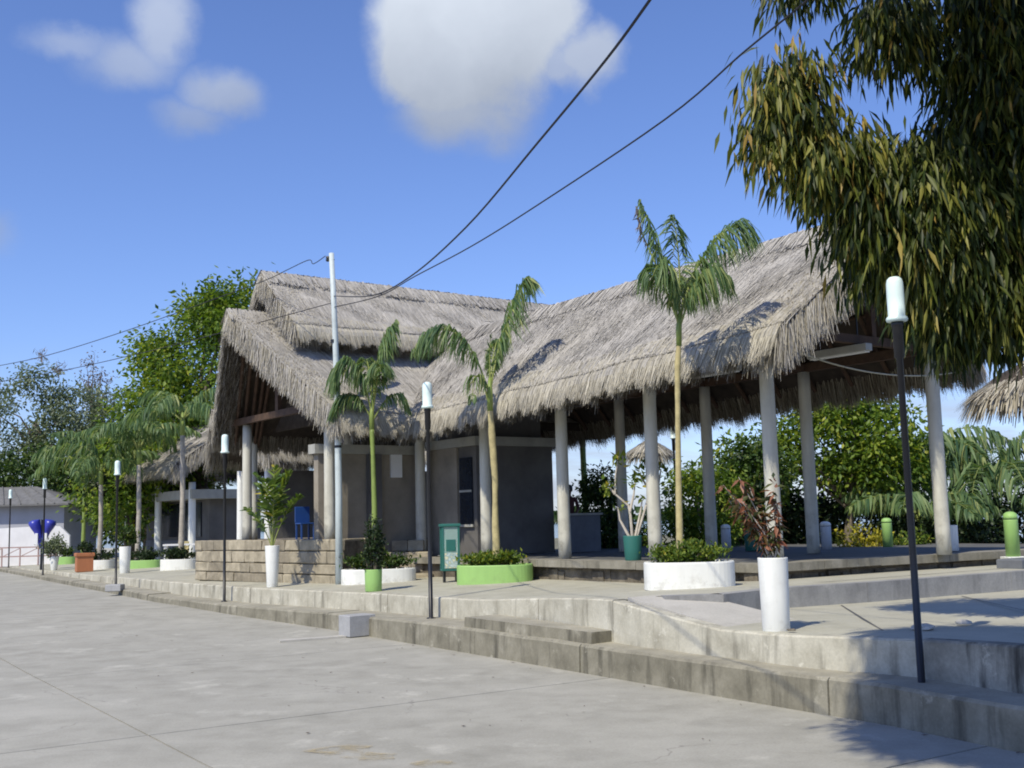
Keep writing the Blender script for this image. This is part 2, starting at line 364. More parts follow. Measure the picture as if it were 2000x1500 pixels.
# ------------------------------------------------------------------ builders
class MB:
    """collects simple shapes that become ONE mesh object"""
    def __init__(s): s.v = []; s.f = []; s.m = []
    def add(s, vs, fs):
        o = len(s.v); s.v += [tuple(p) for p in vs]; s.f += [tuple(i + o for i in f) for f in fs]; return s
    def box(s, x0, x1, y0, y1, z0, z1, bevel=0.0):
        if bevel <= 0:
            return s.add([(x0, y0, z0), (x1, y0, z0), (x1, y1, z0), (x0, y1, z0), (x0, y0, z1), (x1, y0, z1), (x1, y1, z1), (x0, y1, z1)],
                         [(0, 3, 2, 1), (4, 5, 6, 7), (0, 1, 5, 4), (1, 2, 6, 5), (2, 3, 7, 6), (3, 0, 4, 7)])
        b = bevel; vs = []
        ring = [(x0, y0), (x1, y0), (x1, y1), (x0, y1)]
        def lvl(i, z):
            for (x, y) in ring:
                sx = 1 if x == x0 else -1; sy = 1 if y == y0 else -1
                vs.append((x + sx * i, y + sy * i, z))
        lvl(b, z0); lvl(0, z0 + b); lvl(0, z1 - b); lvl(b, z1)
        fs = [(3, 2, 1, 0), (12, 13, 14, 15)]
        for l in range(3):
            for i in range(4):
                j = (i + 1) % 4; fs.append((l * 4 + i, l * 4 + j, l * 4 + 4 + j, l * 4 + 4 + i))
        return s.add(vs, fs)
    def prism(s, poly, z0, z1):
        n = len(poly); z0 = z0 if hasattr(z0, '__len__') else [z0] * n; z1 = z1 if hasattr(z1, '__len__') else [z1] * n
        vs = [(x, y, z0[i]) for i, (x, y) in enumerate(poly)] + [(x, y, z1[i]) for i, (x, y) in enumerate(poly)]
        ar = sum(poly[i][0] * poly[(i + 1) % n][1] - poly[(i + 1) % n][0] * poly[i][1] for i in range(n))
        fs = [tuple(range(n - 1, -1, -1)), tuple(range(n, 2 * n))] + [(i, (i + 1) % n, n + (i + 1) % n, n + i) for i in range(n)]
        if ar < 0: fs = [tuple(reversed(f)) for f in fs]
        return s.add(vs, fs)
    def lathe(s, prof, seg=24, sx=1.0, sy=1.0, c=(0, 0, 0), power=2.0):
        vs = []
        for r, z in prof:
            for i in range(seg):
                a = 2 * math.pi * i / seg; ca, sa = math.cos(a), math.sin(a)
                e = 2 / power
                ca = math.copysign(abs(ca) ** e, ca); sa = math.copysign(abs(sa) ** e, sa)
                vs.append((c[0] + r * sx * ca, c[1] + r * sy * sa, c[2] + z))
        fs = []
        for k in range(len(prof) - 1):
            for i in range(seg):
                j = (i + 1) % seg; fs.append((k * seg + i, k * seg + j, (k + 1) * seg + j, (k + 1) * seg + i))
        fs.append(tuple(range(seg - 1, -1, -1))); fs.append(tuple((len(prof) - 1) * seg + i for i in range(seg)))
        return s.add(vs, fs)
    def tube(s, pts, radii, seg=8):
        pts = [Vector(p) for p in pts]; n = len(pts)
        if not hasattr(radii, '__len__'): radii = [radii] * n
        vs = []; up = Vector((0.13, 0.21, 0.97))
        for i, p in enumerate(pts):
            d = (pts[min(i + 1, n - 1)] - pts[max(i - 1, 0)]).normalized()
            a = d.cross(up)
            if a.length < 0.05: a = d.cross(Vector((1, 0, 0)))
            a.normalize(); b_ = d.cross(a)
            for k in range(seg):
                t = 2 * math.pi * k / seg; vs.append(p + (a * math.cos(t) + b_ * math.sin(t)) * radii[i])
        fs = [(i * seg + k, (i + 1) * seg + k, (i + 1) * seg + (k + 1) % seg, i * seg + (k + 1) % seg) for i in range(n - 1) for k in range(seg)]
        fs.append(tuple(range(seg))); fs.append(tuple((n - 1) * seg + k for k in range(seg - 1, -1, -1)))
        return s.add(vs, fs)
    def build(s, name, material, parent=None, smooth=False, kind=None):
        me = bpy.data.meshes.new(name); me.from_pydata(s.v, [], s.f)
        return finish(name, me, material, parent, smooth, kind)

def finish(name, me, material, parent=None, smooth=False, kind=None):
    me.materials.append(MATS[material] if isinstance(material, str) else material)
    if smooth: me.shade_smooth()
    me.update()
    o = bpy.data.objects.new(name, me); COL.objects.link(o)
    if parent is not None: o.parent = parent
    if kind: o['kind'] = kind
    return o
def np_obj(name, V, F, material, parent=None, var=None, kind=None):
    """V (n,3), F (m,k) as one mesh, with an optional value per face"""
    V = np.asarray(V, np.float32); F = np.asarray(F, np.int32); m, k = F.shape
    me = bpy.data.meshes.new(name)
    me.vertices.add(len(V)); me.vertices.foreach_set('co', V.ravel())
    me.loops.add(m * k); me.loops.foreach_set('vertex_index', F.ravel())
    me.polygons.add(m); me.polygons.foreach_set('loop_start', np.arange(0, m * k, k, dtype=np.int32))
    me.update(calc_edges=True)
    if var is not None:
        at = me.attributes.new('var', 'FLOAT', 'FACE'); at.data.foreach_set('value', np.asarray(var, np.float32))
    return finish(name, me, material, parent, False, kind)
def tag(o, label, cat, group=None):
    o['label'] = label; o['category'] = cat
    if group: o['group'] = group
    return o
def thing(name, label, cat, loc=(0, 0, 0), rotz=0.0, group=None):
    o = bpy.data.objects.new(name, None); COL.objects.link(o); o.empty_display_size = 0.2
    o.location = loc; o.rotation_euler = (0, 0, rotz); return tag(o, label, cat, group)
def struct(o): o['kind'] = 'structure'; return o
def dup(root, loc, rotz, label, group=None, scale=1.0):
    r = root.copy(); COL.objects.link(r); r.location = loc; r.rotation_euler = (0, 0, rotz); r.scale = (scale,) * 3
    r['label'] = label
    if group: r['group'] = group
    for ch in list(root.children):
        c = ch.copy(); COL.objects.link(c); c.parent = r
        for g in ch.children:
            d = g.copy(); COL.objects.link(d); d.parent = c
    return r

def unit(a): return a / np.maximum(np.linalg.norm(a, axis=-1, keepdims=True), 1e-9)
def leaf_arrays(P, D, Nn, L, Wd, fold=0.25, bend=0.0):
    """leaves: 5 points, 4 triangles each, folded along the midrib"""
    D = unit(D); S = unit(np.cross(D, Nn)); Nn = np.cross(S, D); n = len(P)
    L = np.broadcast_to(L, (n,))[:, None]; Wd = np.broadcast_to(Wd, (n,))[:, None]
    mid = P + D * L * 0.45 - Nn * Wd * fold
    dn = np.array([0, 0, -1.0]) * bend
    V = np.stack([P, mid + S * Wd * 0.5 + Nn * Wd * fold, mid, mid - S * Wd * 0.5 + Nn * Wd * fold, P + D * L + dn * L], 1).reshape(-1, 3)
    b_ = np.arange(n)[:, None] * 5
    F = np.stack([b_ + [0, 1, 2], b_ + [0, 2, 3], b_ + [1, 4, 2], b_ + [2, 4, 3]], 1).reshape(-1, 3)
    return V, F
def strip_arrays(P, Q, S, w0, w1):
    """one tapering quad from P to Q, S its sideways direction"""
    n = len(P); w0 = np.broadcast_to(w0, (n,))[:, None] * .5; w1 = np.broadcast_to(w1, (n,))[:, None] * .5
    V = np.stack([P - S * w0, P + S * w0, Q + S * w1, Q - S * w1], 1).reshape(-1, 3)
    F = np.arange(n)[:, None] * 4 + np.arange(4)[None]
    return V, F

# ------------------------------------------------------------------ the ground: (q, n) runs along and away from the street edge
AX = np.array([-0.55, 0.835]); AX = AX / np.linalg.norm(AX); NX = np.array([AX[1], -AX[0]])
def qn(q, n): return (float(q * AX[0] + n * NX[0]), float(q * AX[1] + n * NX[1]))
def to_qn(x, y): return x * AX[0] + y * AX[1], x * NX[0] + y * NX[1]
def road_z(q):
    t = np.clip((q - 17) / 13, 0, 1); return 0.12 * t * t * (3 - 2 * t)
def kerb_n(q): return float(np.interp(q, [-30, 5.7, 7, 11.6, 16, 20, 25, 30, 35, 44, 60, 120], [8.3, 8.65, 8.85, 8.94, 9.05, 9.08, 8.68, 8.52, 8.75, 9.05, 9.7, 12]))
def kerb_z(q): return float(np.interp(q, [-30, 16, 20, 25, 60, 120], [0.345, 0.37, 0.33, 0.28, 0.27, 0.2]))
def wall_n(q): return kerb_n(q) + float(np.interp(q, [-30, 5, 7.2, 8.8, 11.5, 14, 19, 25, 60], [0.55, 0.55, 0.55, 0.38, 0.38, 0.72, 0.72, 0.62, 0.6]))
def plaza_z(q, n):
    return float(np.interp(q, [11, 13, 16, 20, 25, 30, 45, 60, 120], [.93, .88, .71, .66, .61, .58, .42, .3, .25]) + .03 * np.clip(n - 9.6, 0, 4) * np.interp(q, [12, 19], [.3, 1]))
def pz(x, y): return plaza_z(*to_qn(x, y))

def sheet(name, qs, nfun, zfun, material, skirt=None):
    """grid of quads over q, with the n positions of each q given by nfun(q)"""
    V = []; F = []; cols = len(nfun(qs[0]))
    for q in qs:
        for n in nfun(q):
            V.append((*qn(q, n), zfun(q, n)))
    for i in range(len(qs) - 1):
        for j in range(cols - 1):
            F.append((i * cols + j, i * cols + j + 1, (i + 1) * cols + j + 1, (i + 1) * cols + j))
    return MB().add(V, [tuple(reversed(f)) for f in F]).build(name, material)
# river far behind, land under everything, road
struct(MB().add([(-1500, -300, -1.4), (1500, -300, -1.4), (1500, 2600, -1.4), (-1500, 2600, -1.4)], [(0, 1, 2, 3)]).build('river', 'water'))
QS = list(np.arange(-26, 130, 2.0))
struct(sheet('ground', QS, lambda q: [kerb_n(q) + 0.2, 12, 20, 27 + max(0, (q - 25)) * 1.6, 29 + max(0, (q - 25)) * 1.7], lambda q, n: (0.1 if n < 26.5 + max(0, (q - 25)) * 1.6 else -1.6), 'land'))
road = struct(sheet('road', QS, lambda q: [-70, -20, -5, 2, 6, kerb_n(q) + 0.1], lambda q, n: float(road_z(q)) - 0.03, 'land'))
road['label'] = 'pale worn concrete street with cracked joints'
SLAB = {}
def slab(q0, q1, n0, n1, seed):
    g = 0.012; m = MB(); k = 5; r_ = random.Random(seed)
    qs = [q0 + g + (q1 - q0 - 2 * g) * i / k for i in range(k + 1)]
    lo, hi = [], []
    for q in qs:
        a = n0 + g; b_ = (kerb_n(q) - 0.004) if n1 is None else n1 - g
        lo.append((*qn(q, a), float(road_z(q)))); hi.append((*qn(q, b_), float(road_z(q))))
    dz = r_.uniform(-0.004, 0.004)
    top = [(x, y, z + dz) for x, y, z in lo + hi]; n = k + 1
    bot = [(x, y, z - 0.05) for x, y, z in lo + hi]
    f = [(i, i + 1, n + i + 1, n + i) for i in range(k)]
    f = [tuple(reversed(t)) for t in f]
    o = 2 * n
    f += [(i + 1, i, o + i, o + i + 1) for i in range(k)][::1] + [(n + i, n + i + 1, o + n + i + 1, o + n + i) for i in range(k)]
    f += [(0, n, o + n, o), (k + n, k, o + k, o + n + k)]
    m.add(top + bot, f).build('slab', 'road_concrete', road)
sd = 0
for i, q0 in enumerate(np.arange(-21.2, 110, 5.45)):
    for n0, n1 in ((-60, -20), (-20, -8), (-8, -2.4), (-2.4, 3.2), (3.2, None)):
        sd += 1; slab(q0, q0 + 5.45, n0, n1, sd)
# worn yellow paint left on the near slab, as thin flakes
mb = MB(); r_ = random.Random(5)
for cx, cy, a in ((-1.62, 10.35, 0.5), (-1.30, 10.05, 0.4), (-0.75, 9.72, 0.35)):
    pts = [(cx + a * (0.62 if k % 2 else 0.42) * r_.uniform(.7, 1.1) * math.cos(k * math.pi / 5) * 1.1, cy + a * 0.5 * r_.uniform(.6, 1.1) * math.sin(k * math.pi / 5), 0.0085) for k in range(10)]
    mb.add(pts, [tuple(range(10))])
tag(mb.build('road_marking', 'yellow_paint', None, kind='stuff'), 'faded yellow paint left on the concrete street', 'road marking')

# kerb: a stepped edge of cast lengths
kerb = thing('kerb', 'long dark weathered concrete kerb step along the street', 'kerb', (0, 0, 0)); kerb['kind'] = 'structure'
ks = [-24, -18, -12, -6, -1.5, 2.3, 5.2, 7.9, 10.35, 12.15, 14.9, 17.6, 20.4, 23.6, 27, 31, 36, 42, 50, 60, 75, 95, 120]
for i in range(len(ks) - 1):
    q0, q1 = ks[i] + 0.006, ks[i + 1] - 0.006; k = 4; P = []; r_ = random.Random(i)
    dz = r_.uniform(-0.012, 0.012); dn = r_.uniform(-0.012, 0.012)
    for j in range(k + 1):
        q = q0 + (q1 - q0) * j / k; nf = kerb_n(q) + dn; nb = wall_n(q) + 0.06; zt = kerb_z(q) + dz + r_.uniform(-.006, .006); zr = float(road_z(q))
        P.append([(*qn(q, nf - 0.01), zr - 0.08), (*qn(q, nf), zt - 0.03), (*qn(q, nf + 0.03), zt), (*qn(q, nb), zt + 0.01), (*qn(q, nb), zr - 0.08)])
    V = [p for row in P for p in row]; F = []
    for j in range(k):
        for c in range(5):
            d = (c + 1) % 5; F.append((j * 5 + c, (j + 1) * 5 + c, (j + 1) * 5 + d, j * 5 + d))
    F += [(0, 1, 2, 3, 4), tuple(k * 5 + c for c in (4, 3, 2, 1, 0))]
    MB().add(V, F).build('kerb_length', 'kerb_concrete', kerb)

# upper plaza (left of the ramp) and its edge wall
QP = [12.0, 12.6, 13.3, 14, 15, 16, 17, 18, 19, 20, 22, 24, 26, 28, 30, 34, 38, 42, 46, 52, 60, 75, 95, 120]
plaza = struct(sheet('plaza', QP, lambda q: [wall_n(q) + 0.02, wall_n(q) + .5, 11, 12, 13.6, 16, 20, 27], lambda q, n: plaza_z(q, n), 'plaza_concrete'))
edge = thing('edge_wall', 'pale stained concrete edge wall holding up the plaza', 'wall', (0, 0, 0)); edge['kind'] = 'structure'
es = [11.98, 14.2, 16.7, 19.3, 22.2, 25.5, 29, 33, 38, 45, 54, 66, 90, 120]
for i in range(len(es) - 1):
    q0, q1 = es[i] + 0.004, es[i + 1] - 0.004; k = 5; P = []; r_ = random.Random(i + 40)
    for j in range(k + 1):
        q = q0 + (q1 - q0) * j / k; nf = wall_n(q) + r_.uniform(-.008, .008); zt = plaza_z(q, 9.6) + 0.012
        P.append([(*qn(q, nf - .01), kerb_z(q) - .05), (*qn(q, nf), zt - .02), (*qn(q, nf + .02), zt), (*qn(q, nf + .22), zt), (*qn(q, nf + .22), kerb_z(q) - .05)])
    V = [p for row in P for p in row]; F = []
    for j in range(k):
        for c in range(5):
            d = (c + 1) % 5; F.append((j * 5 + c, (j + 1) * 5 + c, (j + 1) * 5 + d, j * 5 + d))
    F += [(0, 1, 2, 3, 4), tuple(k * 5 + c for c in (4, 3, 2, 1, 0))]
    MB().add(V, F).build('wall_length', 'wall_render', edge)
# the extra dark step slab in front of the edge wall, ending at the ramp
def qbox(mb, q0, q1, n0, n1, z0, z1):
    return mb.prism([qn(q0, n0), qn(q1, n0), qn(q1, n1), qn(q0, n1)], z0, z1)
st = thing('step', 'dark concrete step against the plaza edge beside the ramp', 'step', (*qn(13.2, 9.4), 0.36)); st['kind'] = 'structure'
mb = MB(); q0, q1 = 12.02, 15.4
V = []
for q in (q0, q1):
    V += [(*qn(q, kerb_n(q) + 0.10), kerb_z(q) - 0.01), (*qn(q, kerb_n(q) + 0.11), kerb_z(q) + 0.15), (*qn(q, wall_n(q) + .03), kerb_z(q) + 0.15), (*qn(q, wall_n(q) + .03), kerb_z(q) - 0.01)]
V = [(x - st.location.x, y - st.location.y, z - st.location.z) for x, y, z in V]
mb.add(V, [(0, 1, 2, 3), (7, 6, 5, 4), (0, 4, 5, 1), (1, 5, 6, 2), (2, 6, 7, 3), (3, 7, 4, 0)]).build('step_slab', 'kerb_concrete', st)

# lower terrace right of the ramp: its slab is cut by the retaining wall
LOWZ = 0.67
def low_z(q, n=9.4): return 0.67 + 0.036 * float(np.clip(9.0 - q, 0, 6)) - 0.004 * max(0, n - 9.4)
RET = [(1.95, 15.2), (2.75, 15.28), (3.72, 16.25), (5.2, 17.0), (8.1, 18.75), (14.5, 22.8)]       # foot of the retaining wall
fr = [qn(q, wall_n(q) + 0.02) for q in (11.96, 11, 10, 9, 8, 7, 6, 4, 2, 0, -4, -10, -20)]
poly = fr + [qn(-20, 20), (14.5, 22.8)] + RET[::-1][1:]
lower = MB(); lower.add([(x, y, low_z(*to_qn(x, y))) for x, y in poly], [tuple(range(len(poly)))])
lt = struct(lower.build('lower_terrace', 'plaza_concrete'))
for (xa, ya), (xb, yb) in (((4.67, 16.55), (3.82, 11.75)), ((6.9, 17.8), (5.9, 11.6)), ((2.95, 15.35), (2.75, 13.2)), ((9.4, 19.4), (8.2, 12.2))):
    dd = Vector((yb - ya, xa - xb)).normalized() * 0.012
    MB().add([(x + s * dd.x, y + s * dd.y, low_z(*to_qn(x, y)) + 0.006) for x, y, s in ((xa, ya, -1), (xb, yb, -1), (xb, yb, 1), (xa, ya, 1))], [(0, 1, 2, 3)]).build('expansion_joint', 'wall_dark', lt)
low_edge = thing('terrace_wall', 'blotched concrete terrace wall above the kerb on the right', 'wall', (0, 0, 0)); low_edge['kind'] = 'structure'
es = [-20, -12, -6, -1, 2.4, 4.9, 7.2, 9.15, 11.97]
for i in range(len(es) - 1):
    q0, q1 = es[i] + 0.003, es[i + 1] - 0.003; k = 4; P = []; r_ = random.Random(i + 80)
    for j in range(k + 1):
        q = q0 + (q1 - q0) * j / k; nf = wall_n(q) + r_.uniform(-.01, .01)
        zt = low_z(q) + 0.012 + (0.225 * np.clip((q - 9.9) / 2.0, 0, 1) if q > 9.9 else 0)
        P.append([(*qn(q, nf - .015), kerb_z(q) - .05), (*qn(q, nf), zt - .02), (*qn(q, nf + .02), zt), (*qn(q, nf + .2), zt), (*qn(q, nf + .2), kerb_z(q) - .05)])
    V = [p for row in P for p in row]; F = []
    for j in range(k):
        for c in range(5):
            d = (c + 1) % 5; F.append((j * 5 + c, (j + 1) * 5 + c, (j + 1) * 5 + d, j * 5 + d))
    F += [(0, 1, 2, 3, 4), tuple(k * 5 + c for c in (4, 3, 2, 1, 0))]
    MB().add(V, F).build('wall_length', 'wall_mould_shade' if es[i] < 7.0 else 'wall_render', low_edge)
# ramp from the plaza down to the terrace
mb = MB(); a0, a1 = qn(11.9, wall_n(11.9) + .21), qn(9.95, wall_n(9.95) + .21); b0, b1 = qn(11.9, 10.75), qn(10.2, 10.9)
mb.prism([a0, b0, b1, a1], 0.5, [0.945, 0.935, LOWZ + 0.004, LOWZ + 0.004])
rp = struct(mb.build('ramp', 'ramp_concrete')); tag(rp, 'pale concrete ramp sloping from the plaza to the lower terrace', 'ramp')
# retaining wall and the upper level it carries
def up_z(x, y): return 0.955 if to_qn(x, y)[0] < 12.2 else min(0.955, pz(x, y) + 0.01)
rw = thing('retaining_wall', 'grey shaded retaining wall behind the lower terrace', 'wall', (2.6, 15.2, 0.7)); rw['kind'] = 'structure'
for i in range(len(RET) - 1):
    (xa, ya), (xb, yb) = RET[i], RET[i + 1]; d = Vector((xb - xa, yb - ya)).normalized(); nrm = Vector((-d.y, d.x))
    L_ = math.hypot(xb - xa, yb - ya); pcs = max(1, round(L_ / 2.6))
    for j in range(pcs):
        t0, t1 = j / pcs, (j + 1) / pcs; e = 0.004
        p = [Vector((xa, ya)) + d * (L_ * t0 + e), Vector((xa, ya)) + d * (L_ * t1 - e)]
        quad = [p[0], p[1], p[1] + nrm * 0.22, p[0] + nrm * 0.22]
        m = MB().prism([(v.x - 2.6, v.y - 15.2) for v in quad], -0.3, 0.245)
        m.build('wall_length', 'retaining_render', rw)
corner = [(RET[0][0] - .3, RET[0][1] + .1)] + [(x + 0.02, y + 0.14) for x, y in RET[:-1]] + [(14.4, 22.9), (9, 32), (-2, 24)]
up = [(x - .08, y + 0.19) for x, y in RET] + [qn(12.05, 25), qn(12.05, 10.05)]
struct(MB().add([(x, y, 0.936) for x, y in up], [tuple(range(len(up)))]).build('upper_terrace', 'plaza_concrete'))

# ------------------------------------------------------------------ thatch
def thatch_slope(parent, E0, E1, R0, R1, nblade, nfringe, fringe_a=(0, 1), rake0=0, rake1=0, rake_len=(.35, .8), thick=0.22, fr_len=(.3, .62), seed=1, sag=0.0):
    """a slab of thatch (eave E0-E1, ridge R0-R1) with the grass laid over it and hanging from its edges"""
    rg = np.random.default_rng(seed); nblade = int(nblade * 2.2); nfringe = int(nfringe * 2.3); rake0 = int(rake0 * 2.2); rake1 = int(rake1 * 1.7)
    E0, E1, R0, R1 = (np.array(p, float) for p in (E0, E1, R0, R1))
    def wob(a, b):
        return 0.018 * np.sin(a * 23 + seed) * np.sin(b * 7 + seed) + 0.012 * np.sin(a * 41 + 2 * seed + b * 11)
    nr0 = np.cross(E1 - E0, R0 - E0); nr0 /= np.linalg.norm(nr0)
    if nr0[2] < 0: nr0 = -nr0
    def S(a, b):
        a = a[:, None]; b = b[:, None]
        p = (1 - b) * ((1 - a) * E0 + a * E1) + b * ((1 - a) * R0 + a * R1)
        p = p + nr0 * wob(a, b)
        p[:, 2] -= (sag * 4 * a * (1 - a))[:, 0]
        return p
    na, nb = 25, 9
    ga, gb = np.meshgrid(np.linspace(0, 1, na), np.linspace(0, 1, nb), indexing='ij')
    top = S(ga.ravel(), gb.ravel()); bot = top - np.array([0, 0, thick])
    idx = np.arange(na * nb).reshape(na, nb); o = na * nb; F = []
    flip = np.dot(np.cross(E1 - E0, R0 - E0), nr0) < 0
    for i in range(na - 1):
        for j in range(nb - 1):
            q = (idx[i, j], idx[i + 1, j], idx[i + 1, j + 1], idx[i, j + 1])
            F.append(q[::-1] if flip else q); q2 = tuple(k + o for k in q); F.append(q2 if flip else q2[::-1])
    ntop = len(F)
    for i in range(na - 1):
        for j in (0, nb - 1): F.append((idx[i, j], idx[i + 1, j], idx[i + 1, j] + o, idx[i, j] + o))
    for j in range(nb - 1):
        for i in (0, na - 1): F.append((idx[i, j], idx[i, j + 1], idx[i, j + 1] + o, idx[i, j] + o))
    me = bpy.data.meshes.new('roof_slope'); me.from_pydata(np.vstack([top, bot]).tolist(), [], F)
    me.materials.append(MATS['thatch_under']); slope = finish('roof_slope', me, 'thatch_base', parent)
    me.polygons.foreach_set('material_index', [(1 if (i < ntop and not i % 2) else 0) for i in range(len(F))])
    Vs, Fs, vr, off = [], [], [], 0
    side = unit((E1 - E0)[None])[0]
    def push(P, Q, w0, w1, var, twist=0.25):
        nonlocal off
        sd = unit(side[None] + rg.normal(0, twist, (len(P), 3)))
        V, Fq = strip_arrays(P, Q, sd, w0, w1); Vs.append(V); Fs.append(Fq + off); off += len(V); vr.append(var)
    if nblade:
        # courses of grass: starts bunch along faint rows, like the laid layers
        a = rg.random(nblade); rows = 22
        b_ = rg.random(nblade)
        P = S(a, b_) + nr0 * rg.uniform(0.004, 0.016, (nblade, 1)); dn = unit((1 - a[:, None]) * (E0 - R0) + a[:, None] * (E1 - R1))
        d = unit(dn + side * rg.normal(0, .05, (nblade, 1)))
        L_ = rg.uniform(.25, .6, (nblade, 1))
        L_ = np.minimum(L_, np.maximum(b_[:, None] * np.linalg.norm(R0 - E0) - .03, .02))
        Q = P + d * L_ + nr0 * rg.uniform(-0.004, 0.014, (nblade, 1))
        patch = 0.5 + 0.12 * np.sin(a * 17 + b_ * 9 + seed) + 0.09 * np.sin(a * 41 - b_ * 23)
        push(P, Q, rg.uniform(.010, .026, nblade), rg.uniform(.005, .014, nblade), np.clip(rg.normal(0.0, .15, nblade) + patch, 0, .97))
    if nfringe:
        a = fringe_a[0] + (fringe_a[1] - fringe_a[0]) * rg.random(nfringe); b_ = rg.random(nfringe) ** 1.3 * .17; dep = np.where(rg.random(nfringe) < .6, rg.uniform(-.02, .035, nfringe), rg.uniform(-thick * .95, -.02, nfringe)); b_ = np.where(dep < -.02, b_ * .3, b_)
        P = S(a, b_) + nr0 * dep[:, None]; dn = unit((1 - a[:, None]) * (E0 - R0) + a[:, None] * (E1 - R1))
        d = unit(dn * rg.uniform(.25, .9, (nfringe, 1)) + np.array([0, 0, -1.0]) * .8 + side * rg.normal(0, .06, (nfringe, 1)))
        tuft = 0.8 + 0.2 * np.sin(a * 140 + seed) * np.sin(a * 53)
        Q = P + d * ((rg.uniform(*fr_len, nfringe) + b_ * 1.6) * tuft * rg.choice([1, 1, 1, .8, 1.12], nfringe))[:, None]
        outer = dep > -.02; Ed = S(a, b_ * 0) + nr0 * np.maximum(dep, .01)[:, None] + dn * rg.uniform(-.14, .0, (nfringe, 1)); Mi = Ed + unit(dn + np.array([0, 0, -.25])) * .12; Mj = Mi + unit(dn * .8 + np.array([0, 0, -.75])) * .10
        vo = np.clip(rg.normal(.62, .2, outer.sum()), 0, 1)
        push(P[outer] + nr0 * .02, Ed[outer], rg.uniform(.010, .024, outer.sum()), rg.uniform(.010, .024, outer.sum()), np.where(rg.random(outer.sum()) < .5, vo * .95, 1.02 + .9 * vo), .1)
        wo_ = rg.uniform(.010, .024, outer.sum()); tv = np.where(rg.random(outer.sum()) < .3, vo * .95, 1.1 + .85 * vo)
        push(Ed[outer], Mi[outer], wo_, wo_, tv, .1); push(Mi[outer], Mj[outer], wo_, wo_, tv, .1)
        Q = np.where(outer[:, None], Mj + d * (np.maximum(rg.uniform(*fr_len, nfringe) - .12, .08) * tuft * rg.choice([.75, .9, 1, 1, 1.12], nfringe))[:, None], Q); P = np.where(outer[:, None], Mj, P)
        push(P, Q, rg.uniform(.010, .024, nfringe), rg.uniform(.002, .008, nfringe), 1.02 + .96 * np.clip(rg.normal(.56, .2, nfringe) + np.minimum(dep, 0) * 2.6, 0, 1), .15)  # inner blades browner, and darkened with depth to paint in under-eave shade
    for flag, a0, e, r in ((rake0, 0.0, E0, R0), (rake1, 1.0, E1, R1)):
        if not flag: continue
        n = flag; b_ = rg.random(n); a = np.abs(a0 - rg.random(n) ** 1.6 * .07)
        P = S(a, b_) + nr0 * rg.uniform(-thick * .8, .05, (n, 1)); out = side * (-1 if a0 == 0 else 1)
        d = unit(np.array([0, 0, -1.0]) + unit((e - r)[None]) * rg.uniform(.1, .7, (n, 1)) + out * rg.uniform(.05, .45, (n, 1)))
        Q = P + d * rg.uniform(*rake_len, (n, 1))
        dsd = unit(((r - e) * [1, 1, 0])[None])
        sd = unit(dsd + rg.normal(0, .3, (n, 3))); V, Fq = strip_arrays(P, Q, sd, rg.uniform(.010, .024, n), rg.uniform(.002, .008, n))
        Vs.append(V); Fs.append(Fq + off); off += len(V); vr.append(np.where(rg.random(n) < .45, rg.uniform(.3, .95, n), 1.02 + .9 * np.clip(rg.normal(.45, .25, n), 0, 1)))
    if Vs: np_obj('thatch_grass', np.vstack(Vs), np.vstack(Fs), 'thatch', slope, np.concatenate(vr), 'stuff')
    return slope
def ridge_cap(parent, p0, p1, n, seed=3, rad=.10):
    """a roll of grass bent over the ridge"""
    rg = np.random.default_rng(seed); p0, p1 = np.array(p0, float), np.array(p1, float)
    pts = [p0 + (p1 - p0) * t + [0, 0, .02 * math.sin(t * 40) - .10] for t in np.linspace(0, 1, 24)]
    roll = MB().tube([tuple(p) for p in pts], rad, 10).build('ridge_roll', 'thatch_base', parent)
    a = rg.random(n)[:, None]; ax = unit((p1 - p0)[None])[0]; sd = np.cross(ax, [0, 0, 1.]); sg = rg.choice([-1, 1], n)[:, None]
    P = p0 + (p1 - p0) * a + np.array([0, 0, rad * .95 - .065]) + rg.normal(0, .015, (n, 3)); d = unit(sd * sg + np.array([0, 0, -.9]) + ax * rg.normal(0, .12, (n, 1)))
    Q = P + d * rg.uniform(.1, .62, (n, 1)); V, F = strip_arrays(P, Q, unit(ax[None] + rg.normal(0, .12, (n, 3))), rg.uniform(.03, .06, n), rg.uniform(.01, .03, n))
    np_obj('ridge_grass', V, F, 'thatch', roll, np.clip(rg.normal(.5, .25, n), 0, .97), 'stuff')

# ------------------------------------------------------------------ gallery and hall share one frame: x away from the street, y along it
FX, FY, FZ = 4.37, 19.205, 1.18
ROT = math.atan2(.6, .8)
def loc2w(s, t): return (FX + .8 * s - .6 * t, FY + .6 * s + .8 * t)

# platform: slabs overhanging a rubble riser
plat = thing('platform', 'raised concrete platform with overhanging slab edge under the open gallery', 'platform', (FX, FY, 0), ROT); plat['kind'] = 'structure'
def w2loc(x, y):
    dx, dy = x - FX, y - FY; return (.8 * dx + .6 * dy, -.6 * dx + .8 * dy)
front = [w2loc(-2.9, 27.6), w2loc(-.9, 25.4), w2loc(.45, 23.35), w2loc(2.2, 20.9), w2loc(3.98, 18.55), w2loc(6.4, 20.1), w2loc(9.45, 21.75), w2loc(13, 23.7)]
back = [w2loc(10.5, 28), w2loc(3.2, 34.5)]
MB().prism(front + back, 1.03, FZ - .02).build('core', 'rubble', plat)
inn = [(x + .05, y + .1) for x, y in front]
c = np.array(front + back).mean(0)
core_low = [tuple(np.array(p) + (c - np.array(p)) * .035) for p in front + back]
MB().prism(core_low, 0.3, 1.035).build('riser', 'rubble', plat)
